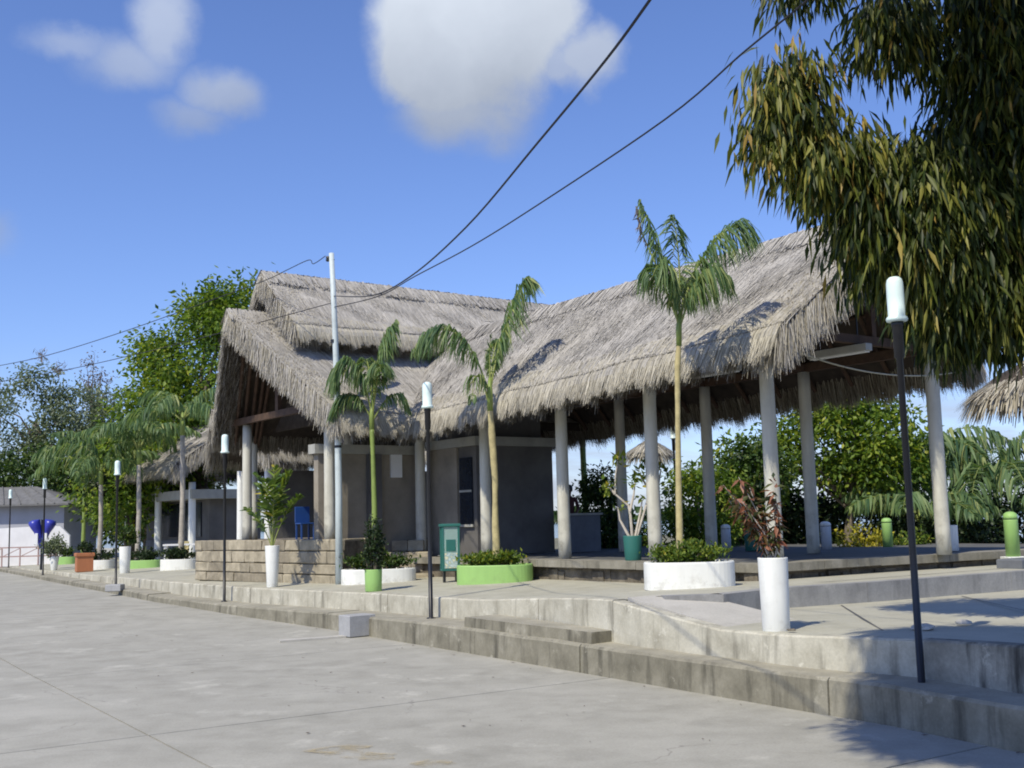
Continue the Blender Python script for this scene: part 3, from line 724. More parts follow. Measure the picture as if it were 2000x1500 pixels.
for i in range(len(front) - 1):
    p0, p1 = np.array(front[i]), np.array(front[i + 1]); L_ = np.linalg.norm(p1 - p0); n = max(1, round(L_ / 1.6)); d = (p1 - p0) / L_; nn = np.array([-d[1], d[0]])
    if np.dot(nn, c - p0) < 0: nn = -nn
    for j in range(n):
        a = p0 + d * (L_ * j / n + .006) - nn * .03; b_ = p0 + d * (L_ * (j + 1) / n - .006) - nn * .03; dz = random.uniform(-.006, .006)
        MB().prism([tuple(a), tuple(b_), tuple(b_ + nn * .55), tuple(a + nn * .55)], 1.045 + dz, FZ + dz).build('edge_slab', 'slab_edge', plat)
for i in range(2, len(front) - 1):     # rough stones showing below the slabs
    p0, p1 = np.array(front[i]), np.array(front[i + 1]); L_ = np.linalg.norm(p1 - p0); d = (p1 - p0) / L_; nn = np.array([-d[1], d[0]])
    if np.dot(nn, c - p0) < 0: nn = -nn
    x = 0.0
    while x < L_ - .15:
        w = random.uniform(.18, .42); a = p0 + d * x + nn * random.uniform(.09, .16); b_ = p0 + d * min(L_, x + w - .02) + nn * random.uniform(.09, .16)
        MB().prism([tuple(a), tuple(b_), tuple(b_ + nn * .3), tuple(a + nn * .3)], .6, 1.0 + random.uniform(-.05, .03)).build('rough_stone', 'rubble', plat); x += w
floor = front[2:] + back
MB().add([(x, y, FZ - .012) for x, y in [tuple(np.array(p) + (c - np.array(p)) * .05) for p in front + back]], [tuple(range(len(front + back)))][::1]).build('floor', 'dark_floor', plat)

def column(parent, s, t, z0, z1, r=.127, material='column_paint'):
    rg = random.Random(int(s * 100 + t * 10)); pr = []
    h = z1 - z0
    for k in range(9):
        f = k / 8; pr.append((r * (1.05 - .10 * f) * rg.uniform(.985, 1.015), h * f))
    o = MB().lathe(pr, 18).build('column', material, parent, smooth=False)
    for p in o.data.polygons: p.use_smooth = len(p.vertices) == 4
    o.location = (s, t, z0); return o

gal = thing('thatched_gallery', 'long open gallery with tall swept thatched roof on white columns at the right', 'building', (FX, FY, FZ), ROT)
ZT = 4.86 - FZ
for t in (0, 2.9, 5.6, 8.4): column(gal, 0, t, 0, ZT)
column(gal, 0, 11.2, 0, ZT)
for t in (-.87, 2.05, 4.83, 7.7): column(gal, 3.57, t, 0, ZT)
for s in (0, 3.57):
    MB().box(s - .08, s + .08, -1.4, 11.4, ZT + .003, ZT + .17).build('wall_plate', 'wood', gal)
for t in (-.9, 2.0, 4.8, 7.65, 10.5):
    MB().box(.085, 3.485, t - .06, t + .06, ZT + .01, ZT + .16).build('tie_beam', 'wood', gal)
    MB().box(1.72, 1.84, t - .06, t + .06, ZT + .165, 5.55).build('king_post', 'wood', gal)
# roof: ridge at s = 1.78
rid0, rid1 = (1.78, -1.85, 7.2 - FZ), (1.78, 12.6, 6.93 - FZ)
fe0, fe1 = (-1.04, -1.25, 4.93 - FZ), (-1.04, 10.6, 4.42 - FZ)
be0, be1 = (4.6, -1.25, 4.86 - FZ), (4.6, 12.4, 4.46 - FZ)
thatch_slope(gal, fe0, fe1, rid0, rid1, 42000, 17000, (0, .98), rake0=5000, seed=4)
thatch_slope(gal, be0, be1, rid0, rid1, 5000, 9000, (0, 1), rake0=3500, seed=5, fr_len=(.35, .7))
ridge_cap(gal, (1.78, -1.8, 7.24 - FZ), (1.78, 12.5, 6.97 - FZ), 9000, 6)
for k in range(15):
    f = k / 14; ef = np.array(fe0) + (np.array(fe1) - np.array(fe0)) * f; eb = np.array(be0) + (np.array(be1) - np.array(be0)) * f * .96; rr = np.array(rid0) + (np.array(rid1) - np.array(rid0)) * f * .9
    for e in (ef, eb):
        off_ = np.array([0, 0, -.34]); a = e + (rr - e) * .06 + off_; b_ = rr + off_
        MB().tube([tuple(a), tuple((a + b_) / 2 + [0, 0, -.02]), tuple(b_)], .045, 7).build('rafter', 'wood', gal)
for f in (.25, .5, .75):
    for e0, e1 in ((fe0, fe1), (be0, be1)):
        a = np.array(e0) + (np.array(rid0) - np.array(e0)) * f + [0, 0, -.28]; b_ = np.array(e1) + (np.array(rid1) - np.array(e1)) * f + [0, 0, -.28]
        MB().tube([tuple(a), tuple(b_)], .035, 6).build('purlin', 'wood', gal)
# enclosed rooms behind the far half of the gallery
H_ = 4.02 - FZ
MB().box(.42, 2.75, 9.35, 11.45, .003, H_ - .22).build('room_wall', 'wall_dark', gal)
MB().box(.36, .419, 10.1, 11.44, .004, H_ - .223).build('wall_panel', 'wall_brown', gal)
MB().box(.34, 2.85, 9.26, 11.5, H_ - .218, H_).build('lintel', 'beam_grey', gal)
MB().box(.7, 2.6, 9.6, 11.4, H_ + .002, 5.1 - FZ).build('loft_screen', 'wall_dark', gal)
w_ = MB().box(.37, .418, 9.5, 10.0, .75, 2.35).build('window', 'window_dark', gal)
MB().box(.345, .369, 9.45, 10.05, .69, .748).build('sill', 'beam_grey', w_)
MB().box(.355, .369, 9.49, 10.01, 1.52, 1.57).build('mullion', 'beam_grey', w_)

# hall: ridge runs away from the street at t = 13.63
hall = thing('thatched_hall', 'tall thatched hall with pointed prow gable and raised second roof', 'building', (FX, FY, FZ), ROT)
PZ = 1.64 - FZ
for s, t in ((-2.5, 11.24), (-2.5, 15.98), (.6, 15.98), (3.5, 15.98), (3.5, 12.4)): column(hall, s, t, PZ if t > 11.5 or s < -1 else 0, 4.75 - FZ)
column(hall, -1.9, 16.9, PZ, 4.6 - FZ, .10)
hr0, hr1 = (-4.1, 13.63, 7.36 - FZ), (7.2, 13.63, 7.36 - FZ)
he0, he1 = (-2.85, 10.2, 4.56 - FZ), (6.6, 10.2, 4.52 - FZ)
hf0, hf1 = (-3.05, 17.06, 4.56 - FZ), (6.6, 17.06, 4.52 - FZ)
thatch_slope(hall, he0, he1, hr0, hr1, 22000, 6000, (0, .24), rake0=8000, rake_len=(.3, .68), seed=8)
thatch_slope(hall, hf0, hf1, hr0, hr1, 3000, 5000, (0, .7), rake0=3500, rake_len=(.15, .38), seed=9)
ridge_cap(hall, (-4.05, 13.63, 7.39 - FZ), (0, 13.63, 7.39 - FZ), 2500, 10)
# second roof riding above the ridge
ur0, ur1 = (-3.2, 13.63, 8.42 - FZ), (7.6, 13.63, 8.42 - FZ)
ue0, ue1 = (-3.0, 12.0, 6.86 - FZ), (7.4, 12.0, 6.84 - FZ)
uf0, uf1 = (-3.0, 15.26, 6.86 - FZ), (7.4, 15.26, 6.84 - FZ)
thatch_slope(hall, ue0, ue1, ur0, ur1, 20000, 9000, (0, .8), rake0=3200, rake_len=(.3, .6), seed=12, fr_len=(.28, .5))
thatch_slope(hall, uf0, uf1, ur0, ur1, 2500, 2500, (0, .6), rake0=2200, rake_len=(.3, .6), seed=13)
ridge_cap(hall, (-3.15, 13.63, 8.45 - FZ), (7.5, 13.63, 8.45 - FZ), 6500, 14)
MB().box(-2.5, 7, 12.75, 14.5, 6.0 - FZ, 7.6 - FZ).build('clerestory', 'wall_dark', hall)
# gable framing seen in the prow
for f in (.12, .3, .5, .68, .85):
    for e0 in (he0, hf0):
        e = np.array(e0) + [.5, 0, -.32]; a = np.array([-1.2 - .5 * f, e[1] + (13.63 - e[1]) * .05, e[2]]); 
        b_ = np.array([-3.7 + 1.2 * f, 13.63, 7.05 - FZ]); 
        MB().tube([tuple(e + (a - e) * f), tuple(b_)], .05, 7).build('rafter', 'wood', hall)
MB().box(-2.75, -2.62, 10.9, 16.6, 4.75 - FZ, 4.92 - FZ).build('tie_beam', 'wood', hall)
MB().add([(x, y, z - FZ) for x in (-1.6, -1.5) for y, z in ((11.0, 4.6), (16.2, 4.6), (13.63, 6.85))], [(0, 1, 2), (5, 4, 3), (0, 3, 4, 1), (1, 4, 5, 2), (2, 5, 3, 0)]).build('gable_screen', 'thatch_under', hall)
MB().box(-2.74, -2.62, 13.55, 13.71, 4.925 - FZ, 7.0 - FZ).build('king_post', 'wood', hall)
# side wall facing the street corner
MB().box(-2.6, .41, 11.62, 11.85, -.5, 3.95 - FZ - .25).build('side_wall', 'wall_brown', hall)
MB().box(-2.72, .34, 11.55, 11.9, 3.95 - FZ - .246, 3.95 - FZ - .02).build('lintel', 'beam_grey', hall)
MB().box(-.62, -.3, 11.56, 11.616, 1.95, 2.55, .01).build('meter_box', 'white_plastic', hall)
MB().box(-1.3, -.95, 11.45, 11.617, -.4, 3.95 - FZ - .25).build('pilaster', 'wall_dark', hall)

# stone podium under the hall: coursed blocks
pod = thing('stone_podium', 'podium wall of rough tan stone blocks in courses below the hall', 'wall', (-4.15, 26.2, 0.5))
pr_, pl_ = np.array([-4.15, 26.2]), np.array([-8.8, 31.2])
d = (pl_ - pr_); L_ = np.linalg.norm(d); d /= L_; nb_ = np.array([d[1], -d[0]]); nb_ = nb_ if nb_[1] > 0 else -nb_
polyp = [tuple((p - pr_) + nb_ * .14) for p in (pr_, pl_)] + [(-6.0, 9.8), (0, 12.0), (2.0, 5.0), (.62, 1.15)]
MB().prism(polyp, -.2, 1.115).build('core', 'rubble', pod)
def block(w, h, dp, seed):
    r_ = random.Random(seed); m = MB().box(0, w, 0, dp, 0, h, .018)
    m.v = [(x + r_.uniform(-.008, .008), y + r_.uniform(-.014, .014), z + r_.uniform(-.006, .006)) for x, y, z in m.v]
    me = bpy.data.meshes.new('block'); me.from_pydata(m.v, [], m.f); me.materials.append(MATS['stone']); return me
BL = [[block(w, .225, .22, i * 7 + j) for j in range(5)] for i, w in enumerate((.46, .62, .82))]
ang = math.atan2(d[1], d[0])
def course_wall(parent, origin, L_, ang, z0, rows, hh=.235, seed=1):
    r_ = random.Random(seed); zs = z0
    for k, hh in enumerate((.28, .25, .25, .30, .282)[:rows]):
        z0 = zs; zs += hh
        x = -r_.uniform(0, .2)
        while x < L_ - .02:
            i = r_.randrange(3); w = (.46, .62, .82)[i]
            me = BL[i][r_.randrange(5)]; o = bpy.data.objects.new('stone_block', me); COL.objects.link(o); o.parent = parent
            x0 = max(x, 0); x1 = min(x + w, L_); sc = (x1 - x0) / w
            if sc > .12:
                o.location = (origin[0] + math.cos(ang) * x0, origin[1] + math.sin(ang) * x0, z0); o.rotation_euler = (0, 0, ang); o.scale = (sc, 1, (hh - .016) / .225)
                dpt = r_.uniform(-.02, .012); o.location.x += math.sin(ang) * dpt; o.location.y -= math.cos(ang) * dpt
            else: bpy.data.objects.remove(o)
            x += w + .014
# blocks face the street: x runs from the left end to the right end so the outer face looks at the camera
aL = math.atan2(-d[1], -d[0])
course_wall(pod, tuple(pl_ - pr_), L_, aL, -.177, 6, .227, 3)
course_wall(pod, (0.02, .14), 1.45, math.atan2(1.0, .62), -.177, 6, .227, 5)

# rough steps beside the podium
stp = thing('stone_steps', 'rough stone steps between the podium and the gallery', 'steps', (-2.75, 27.2, .6), ROT)
for k, (w, y0, y1, z0, z1) in enumerate(((1.7, -.55, .0, 0, .22), (1.5, -.1, .45, .225, .46), (1.2, .35, .9, .465, .70), (.8, .75, 1.5, .705, .98))):
    n = max(2, round(w / .5))
    for j in range(n):
        o = MB().box(-w / 2 + w * j / n + .008, -w / 2 + w * (j + 1) / n - .008, y0, y1, z0, z1, .025).build('step_stone', 'stone', stp)
        o.rotation_euler = (0, 0, -.75)

# ------------------------------------------------------------------ far shelters beyond the hall
far = thing('thatched_shelter', 'far thatched shelter with pale posts, beam and dark window', 'building', (-13.3, 46.6, .5), ROT)
for s, t in ((0, 0), (0, 4.0), (0, 8.0), (3.4, 0), (3.4, 8.0)): column(far, s, t, 0, 3.4, .15, 'white_paint')
MB().box(-.12, 3.5, -.3, 8.3, 2.72, 3.1).build('beam', 'beam_grey', far)
MB().box(.9, 3.2, .4, 8.1, 0.0, 2.71).build('wall', 'wall_dark', far)
MB().box(.84, .898, 1.2, 6.6, 1.15, 2.6).build('window', 'window_dark', far)
MB().box(.83, .897, .5, 8.0, .02, 1.0).build('dado', 'counter', far)
thatch_slope(far, (-1.15, -1.2, 4.05), (-1.15, 9.6, 4.05), (1.7, -1.8, 6.2), (1.7, 9.2, 6.2), 12000, 5500, (0, 1), rake0=1800, rake1=1200, seed=21)
thatch_slope(far, (4.6, -1.2, 4.05), (4.6, 9.6, 4.05), (1.7, -1.8, 6.2), (1.7, 9.2, 6.2), 1500, 1500, (0, 1), rake0=1200, seed=22)
shel = thing('thatched_porch', 'low thatched porch roof on white posts seen beneath the hall gable', 'building', (-6.6, 38.5, .6), ROT)
for s, t in ((-2.2, -.6), (-2.2, 1.6), (1.6, -.6), (4.6, -.6)): column(shel, s, t, 0, 3.3, .13, 'white_paint')
thatch_slope(shel, (-2.6, -1.5, 3.85), (6.0, -1.5, 3.85), (-3.4, 1.3, 5.35), (6.0, 1.3, 5.35), 7000, 4500, (0, 1), rake0=1800, seed=25)
thatch_slope(shel, (-2.6, 3.5, 3.85), (6.0, 3.5, 3.85), (-3.4, 1.3, 5.35), (6.0, 1.3, 5.35), 1000, 1000, (0, 1), rake0=900, seed=26)
MB().box(-1.3, 5, .9, 1.1, 0, 3.3).build('back_wall', 'wall_dark', shel)

# ------------------------------------------------------------------ street lamps
def make_lamp(label, loc, h=3.78, lean=0.0):
    t = thing('street_lamp', label, 'street lamp', loc, 0, 'black post lamps with white capsule shades')
    MB().lathe([(.075, 0), (.075, .02), (.036, .03), (.034, 1.2), (.032, h - .82), (.05, h - .80), (.052, h - .50), (.06, h - .49), (.06, h - .455)], 14).build('post', 'black_metal', t, True)
    s = MB().lathe([(.05, h - .455), (.098, h - .45), (.106, h - .43), (.10, h - .41), (.082, h - .395), (.084, h - .2), (.082, h - .07), (.072, h - .03), (.05, h - .008), (.015, h)], 18).build('lamp_shade', 'lamp_glass', t, True)
    t.rotation_euler = (0, lean, 0); return t
L0 = make_lamp('nearest black lamp post with white capsule shade, standing in the tree shade', (3.80, 10.93, .34), 3.95)
LG = 'black post lamps with white capsule shades'
dup(L0, (-1.49, 19.62, .36), .4, 'black lamp post between the short green pot and the light green planter', LG, 1.035)
dup(L0, (-6.9, 26.9, .27), .9, 'black lamp post in front of the stone podium wall', LG, 1.0)
dup(L0, (-11.75, 33.4, .27), .2, 'black lamp post beside the tall white pot and far planters', LG, .96)
dup(L0, (-19.3, 46.4, .27), .2, 'black lamp post in front of the blue telephone hoods', LG)
dup(L0, (-25.7, 57.6, .27), .2, 'small far black lamp post before the white house', LG)
dup(L0, (-25.0, 54.2, .27), .2, 'black lamp post cut by the left edge of the picture', LG, 1.12)
dup(L0, (4.9, 34.5, .85), .2, 'lamp post behind the gallery among the yellow-green shrubs', LG)
# footing under one lamp
f_ = MB().box(-.22, .22, -.2, .2, 0, .2, .02).build('concrete_footing', 'grey_block'); f_.location = (-11.75, 33.35, .245); tag(f_, 'small grey concrete footing at the lamp by the white pot', 'footing')
for ch in (): pass
# block on the kerb
g_ = MB().box(-.26, .26, -.2, .2, 0, .375, .012).build('concrete_block', 'grey_block'); g_.location = (-2.9, 20.62, .015); g_.rotation_euler = (0, 0, R(38)); tag(g_, 'grey square concrete block on the street against the kerb', 'block')
o = MB().prism([(-.7, -.12), (.5, -.1), (.55, .12), (-.65, .14)], 0, .03).build('concrete_patch', 'ramp_concrete'); o.location = (-3.55, 20.25, .008); o.rotation_euler = (0, 0, R(28)); tag(o, 'pale mortar patch on the street beside the grey block', 'patch')

# ------------------------------------------------------------------ pots and planters
def pot(name, label, loc, r0, r1, h, material, group=None, cat='pot', seg=24, soil=.06, flare=0.0):
    t = thing(name, label, cat, loc, 0, group)
    MB().lathe([(r0 * .96, 0), (r0, .012), (r0 + (r1 - r0) * .5, h * .5), (r1, h - .015), (r1 * .99, h), (r1 * .88, h), (r1 * .87, h - soil)], seg).build('shell', material, t, True)
    MB().lathe([(r1 * .86, h - soil - .03), (r1 * .85, h - soil + .005), (r1 * .4, h - soil + .02)], seg).build('soil', 'soil', t); return t
def planter(label, loc, rx, ry, h, material, rot=0, power=2.6):
    t = thing('planter', label, 'planter', loc, rot, 'low oval planters on the plaza')
    MB().lathe([(1.0, -.06), (1.0, h - .02), (.985, h), (.90, h), (.885, h - .02), (.88, h - .1)], 44, rx, ry, power=power).build('shell', material, t, False)
    MB().lathe([(.885, h - .14), (.885, h - .07), (.4, h - .03)], 36, rx, ry, power=power).build('soil', 'soil', t); return t
PG = 'white and green pots along the plaza'
pot('tall_pot', 'tall white cylinder pot on the lower terrace in front', (2.90, 12.92, .665), .152, .168, .84, 'white_paint', PG)
pot('plant_pot', 'short light green round pot near the plaza edge', (-2.86, 22.72, pz(-2.86, 22.72)), .165, .175, .43, 'green_paint', PG)
pot('vase_pot', 'slim white flaring vase in front of the stone podium', (-5.62, 26.2, pz(-5.62, 26.2)), .125, .165, .95, 'white_paint', PG)
pot('tall_pot', 'tall white cylinder pot beside the far lamp post', (-13.9, 40.4, .48), .17, .2, .95, 'white_paint', PG)
pot('vase_pot', 'small white tapered vase next to the blue telephone hoods', (-19.7, 48.5, .38), .12, .2, .6, 'white_paint', PG)
pot('plant_pot', 'dark teal round pot standing on the platform edge', (2.22, 21.7, 1.18), .155, .18, .47, 'teal_paint', PG)
pot('plant_pot', 'plain white round pot beside the last right column', (8.5, 22.3, 1.18), .15, .155, .5, 'white_paint', PG)
pot('plant_pot', 'dark green round pot in the shade behind the gallery', (5.35, 25.6, 1.18), .2, .22, .45, 'teal_paint', PG)
tb = thing('planter_box', 'square terracotta planter box beside the far white planter', 'planter', (-16.9, 44.5, .43), .5)
MB().box(-.3, .3, -.3, .3, 0, .66, .03).build('box', 'terracotta', tb); MB().box(-.34, .34, -.34, .34, .60, .74, .02).build('rim', 'terracotta', tb); MB().box(-.27, .27, -.27, .27, .68, .75).build('soil', 'soil', tb)
planter('white oval planter holding the tallest palm', (2.68, 17.78, .935), .70, .5, .36, 'white_paint', R(-6))
planter('light green oval planter holding the palm beside the bin', (-.45, 23.4, pz(-.45, 23.4)), .78, .5, .36, 'green_paint', R(-4))
planter('white oval planter behind the short green pot', (-3.12, 25.75, pz(-3.12, 25.75)), .84, .42, .31, 'white_paint', R(8))
planter('white oval planter left of the stone podium', (-12.2, 41.2, .5), .66, .5, .42, 'white_paint', 0)
planter('green oval planter between the two far white planters', (-14.9, 45.3, .45), .8, .5, .36, 'green_paint', 0)
planter('white oval planter right of the terracotta box', (-17.1, 46.9, .42), .55, .5, .4, 'white_paint', 0)
planter('farthest green oval planter near the white house', (-22.7, 57.5, .36), .5, .45, .4, 'green_paint', 0)

# bollards
def bollard(label, loc, material, h=.95, r=.13, cap=None):
    t = thing('bollard', label, 'bollard', loc, 0, 'round-topped concrete bollards')
    MB().lathe([(r, 0), (r, h * .80), (r * 1.0, h * .82)], 16).build('post', material, t, True)
    MB().lathe([(r * .9, h * .82), (r * .9, h * .835)], 16).build('groove', 'wall_dark', t)
    MB().lathe([(r * 1.02, h * .835), (r * 1.02, h * .89), (r * .9, h * .95), (r * .55, h * .99), (r * .15, h)], 16).build('cap', cap or material, t, True); return t
b1 = bollard('light green bollard at the right edge on a white base', (9.1, 20.9, 1.10), 'green_paint', .82, .125)
MB().box(-.17, .17, -.17, .17, -.1, .003, .01).build('base', 'white_paint', b1)
bollard('grey bollard with white top behind the gallery', (7.0, 25.7, 1.17), 'grey_bollard', .62, .12, 'white_paint')
bollard('green bollard behind the platform beside yellow plants', (8.55, 26.2, 1.17), 'green_paint', .66, .115)
bollard('white-topped bollard beside the dark column near the croton', (5.02, 27.2, 1.17), 'grey_bollard', .6, .115, 'white_paint')
bx_ = MB().box(-.5, .5, -.25, .25, 0, .40, .02).build('dark_chest', 'counter'); bx_.location = (9.0, 20.15, .70); bx_.rotation_euler = (0, 0, R(32)); tag(bx_, 'low dark box against the terrace wall at the right edge', 'box')

# litter bin with clear panels
bn = thing('litter_bin', 'green framed litter bin with clear panels and sticker beside green planter', 'bin', (-1.42, 24.3, pz(-1.42, 24.3)), R(12))
for x in (-.17, .17):
    for y in (-.14, .14): MB().box(x - .02, x + .02, y - .02, y + .02, .28, 1.17).build('corner_post', 'teal_paint', bn)
MB().box(-.21, .21, -.18, .18, 1.17, 1.235, .012).build('lid', 'teal_paint', bn)
MB().box(-.195, .195, -.165, .165, .245, .28).build('base', 'teal_paint', bn)
MB().box(-.15, .15, -.145, -.137, .285, 1.165).build('panel', 'bin_glass', bn); MB().box(.167, .175, -.12, .12, .285, 1.165).build('panel', 'bin_glass', bn)
MB().box(-.15, .15, .135, .143, .285, 1.165).build('panel', 'teal_paint', bn)
MB().box(-.10, .10, -.155, -.147, .66, .90).build('tray', 'teal_paint', bn)
MB().box(-.135, .135, -.157, -.148, .30, .62).build('sticker', 'sticker', bn)
MB().box(-.155, -.105, -.06, .06, 0, .245).build('leg', 'black_metal', bn); MB().box(.105, .155, -.06, .06, 0, .245).build('leg', 'black_metal', bn)

# ------------------------------------------------------------------ leafy plants
def shrub(name, label, loc, rx, ry, h, n, size, material, cat='shrub', stems=9, group=None, up=.5, base=.0, seed=1):
    rg = np.random.default_rng(seed); t = thing(name, label, cat, loc, 0, group)
    m = MB()
    tips = []
    for k in range(stems):
        a = rg.uniform(0, 2 * math.pi); r_ = math.sqrt(rg.random()); tip = np.array([rx * r_ * math.cos(a), ry * r_ * math.sin(a), base + h * (.55 + .45 * rg.random()) * (1 - .35 * r_)])
        p0 = np.array([tip[0] * .45, tip[1] * .45, 0]); m.tube([p0, (p0 + tip) / 2 + rg.normal(0, .02, 3), tip], [.012, .009, .004], 5); tips.append((p0, tip))
    m.build('stems', 'bark', t, kind='stuff')
    k = rg.integers(0, stems, n); f = rg.random(n) ** .6
    P0 = np.array([p for p, _ in tips])[k]; T = np.array([q for _, q in tips])[k]
    P = P0 + (T - P0) * (.25 + .8 * f[:, None]) + rg.normal(0, 1, (n, 3)) * [rx * .16, ry * .16, h * .08]
    P[:, 2] = np.maximum(P[:, 2], .01)
    D = rg.normal(0, 1, (n, 3)) + np.array([0, 0, up * 1.6]); Nn = rg.normal(0, .6, (n, 3)) + [0, 0, 1]
    V, F = leaf_arrays(P, D, Nn, size * rg.uniform(.6, 1.25, n), size * .5 * rg.uniform(.7, 1.2, n))
    np_obj('leaves', V, F, material, t, np.repeat(np.clip(rg.normal(.45, .25, n), 0, 1), 4), 'stuff'); return t
SG = 'low shrubs planted in the oval planters'
shrub('low_shrub', 'low green shrub filling the white planter under the tallest palm', (2.68, 17.82, 1.22), .58, .36, .42, 2600, .085, 'bright_leaf', stems=40, seed=2, group=SG)
shrub('low_shrub', 'low green shrub filling the light green planter beside the bin', (-.45, 23.4, pz(-.45, 23.4) + .29), .66, .36, .36, 2000, .1, 'bright_leaf', stems=34, seed=3, group=SG)
shrub('low_shrub', 'low shrub with reddish stems in the white planter by the podium', (-3.12, 25.75, pz(-3.12, 25.75) + .25), .72, .3, .42, 1600, .1, 'broad_leaf', stems=26, seed=4, group=SG)
shrub('low_shrub', 'low dark shrub in the white planter left of the podium', (-12.2, 41.2, .85), .55, .4, .55, 900, .14, 'dark_leaf', stems=18, seed=5, group=SG)
shrub('low_shrub', 'low dark shrub in the far green planter', (-14.9, 45.3, .75), .65, .4, .55, 900, .14, 'dark_leaf', stems=18, seed=6, group=SG)
shrub('low_shrub', 'low shrub in the white planter by the terracotta box', (-17.1, 46.9, .76), .5, .4, .5, 700, .14, 'dark_leaf', stems=14, seed=7, group=SG)
shrub('low_shrub', 'low shrub in the farthest green planter', (-22.7, 57.5, .7), .45, .35, .6, 500, .16, 'broad_leaf', stems=12, seed=8, group=SG)
shrub('box_shrub', 'small leafy shrub in the terracotta box', (-16.9, 44.5, 1.15), .3, .3, .5, 400, .13, 'dark_leaf', stems=10, seed=9)
shrub('vase_shrub', 'loose olive shrub in the small white vase', (-19.7, 48.5, .93), .5, .45, 1.0, 900, .15, 'pale_leaf', stems=20, seed=10)
shrub('pot_plant', 'narrow upright dark leafy plant in the short green pot', (-2.86, 22.72, pz(-2.86, 22.72) + .36), .22, .2, 1.15, 1500, .1, 'dark_leaf', cat='plant', stems=22, seed=11)
shrub('pot_plant', 'leggy plant in the tall white pot beside the far lamp', (-13.9, 40.4, 1.38), .35, .3, .9, 500, .16, 'broad_leaf', cat='plant', stems=10, seed=12)
shrub('yellow_shrub', 'low yellow-leaved plants behind the platform by the green bollard', (8.1, 26.9, .75), .6, .4, 1.0, 700, .13, 'yellow_leaf', stems=14, seed=13)
shrub('yellow_shrub', 'low yellow-green plants right of the green bollard', (9.35, 27.4, .75), .6, .4, .85, 700, .13, 'bright_leaf', stems=14, seed=14)

# croton in the tall white pot
cr = thing('croton', 'red and brown leaved croton leaning from the tall white pot', 'plant', (2.90, 12.92, 1.45))
rg = np.random.default_rng(31); m = MB(); P = []; D = []
for k in range(15):
    tip = np.array([rg.uniform(-.62, .06), rg.uniform(-.18, .18), rg.uniform(.35, .98)]); tip[0] *= tip[2]
    base_ = np.array([rg.uniform(-.05, .05), rg.uniform(-.05, .05), 0]); mid = (base_ + tip) / 2 + [.05, 0, 0]
    m.tube([base_, mid, tip], [.009, .007, .004], 5)
    for j in range(34):
        f = rg.uniform(.25, 1.04); p = base_ * (1 - f) ** 2 + 2 * mid * f * (1 - f) + tip * f * f
        P.append(p); D.append(np.array([rg.normal(), rg.normal(), rg.normal(-.35, .6)]))
m.build('stems', 'pale_branch', cr, kind='stuff')
P, D = np.array(P), np.array(D); n = len(P)
V, F = leaf_arrays(P, D, rg.normal(0, .5, (n, 3)) + [0, 0, 1], rg.uniform(.08, .17, n), rg.uniform(.035, .06, n), .2, .2)
np_obj('leaves', V, F, 'croton_leaf', cr, np.repeat(rg.random(n), 4), 'stuff')

# bare-branched plant in the teal pot
fg = thing('branching_plant', 'pale bare-stemmed plant with leaf tufts in the teal pot', 'plant', (2.22, 21.7, 1.60))
paths = [[(0, 0, 0), (-.02, 0, .42), (-.05, .02, .62), (-.30, .02, .85), (-.28, 0, 1.2), (-.22, 0, 1.52)], [(-.03, 0, .5), (.06, .03, .82), (.10, .03, 1.1)], [(.05, 0, 0), (.18, .05, .5), (.22, .05, .72)],
         [(-.05, .0, 0), (-.22, .05, .35), (-.25, .05, .6)], [(.08, .02, 0), (.34, .05, .75), (.42, .08, 1.15), (.38, .05, 1.55)], [(.34, .05, .75), (.55, 0, 1.05), (.6, 0, 1.3)], [(-.30, .02, .85), (-.42, 0, 1.0)], [(.36, .06, .9), (.2, .02, 1.2)]]
m = MB(); P = []; D = []
for i, ph in enumerate(paths):
    m.tube(ph, [.03 - .018 * k / (len(ph) - 1) for k in range(len(ph))], 6)
    tip = np.array(ph[-1])
    for j in range(26 if i not in (2, 3) else 6):
        P.append(tip + rg.normal(0, .07, 3)); D.append(rg.normal(0, 1, 3) + [0, 0, .35])
m.build('branches', 'pale_branch', fg)
P, D = np.array(P), np.array(D); n = len(P)
V, F = leaf_arrays(P, D, rg.normal(0, .5, (n, 3)) + [0, 0, 1], rg.uniform(.1, .2, n), rg.uniform(.05, .09, n))
np_obj('leaves', V, F, 'bright_leaf', fg, np.repeat(np.clip(rg.normal(.5, .3, n), 0, 1), 4), 'stuff')

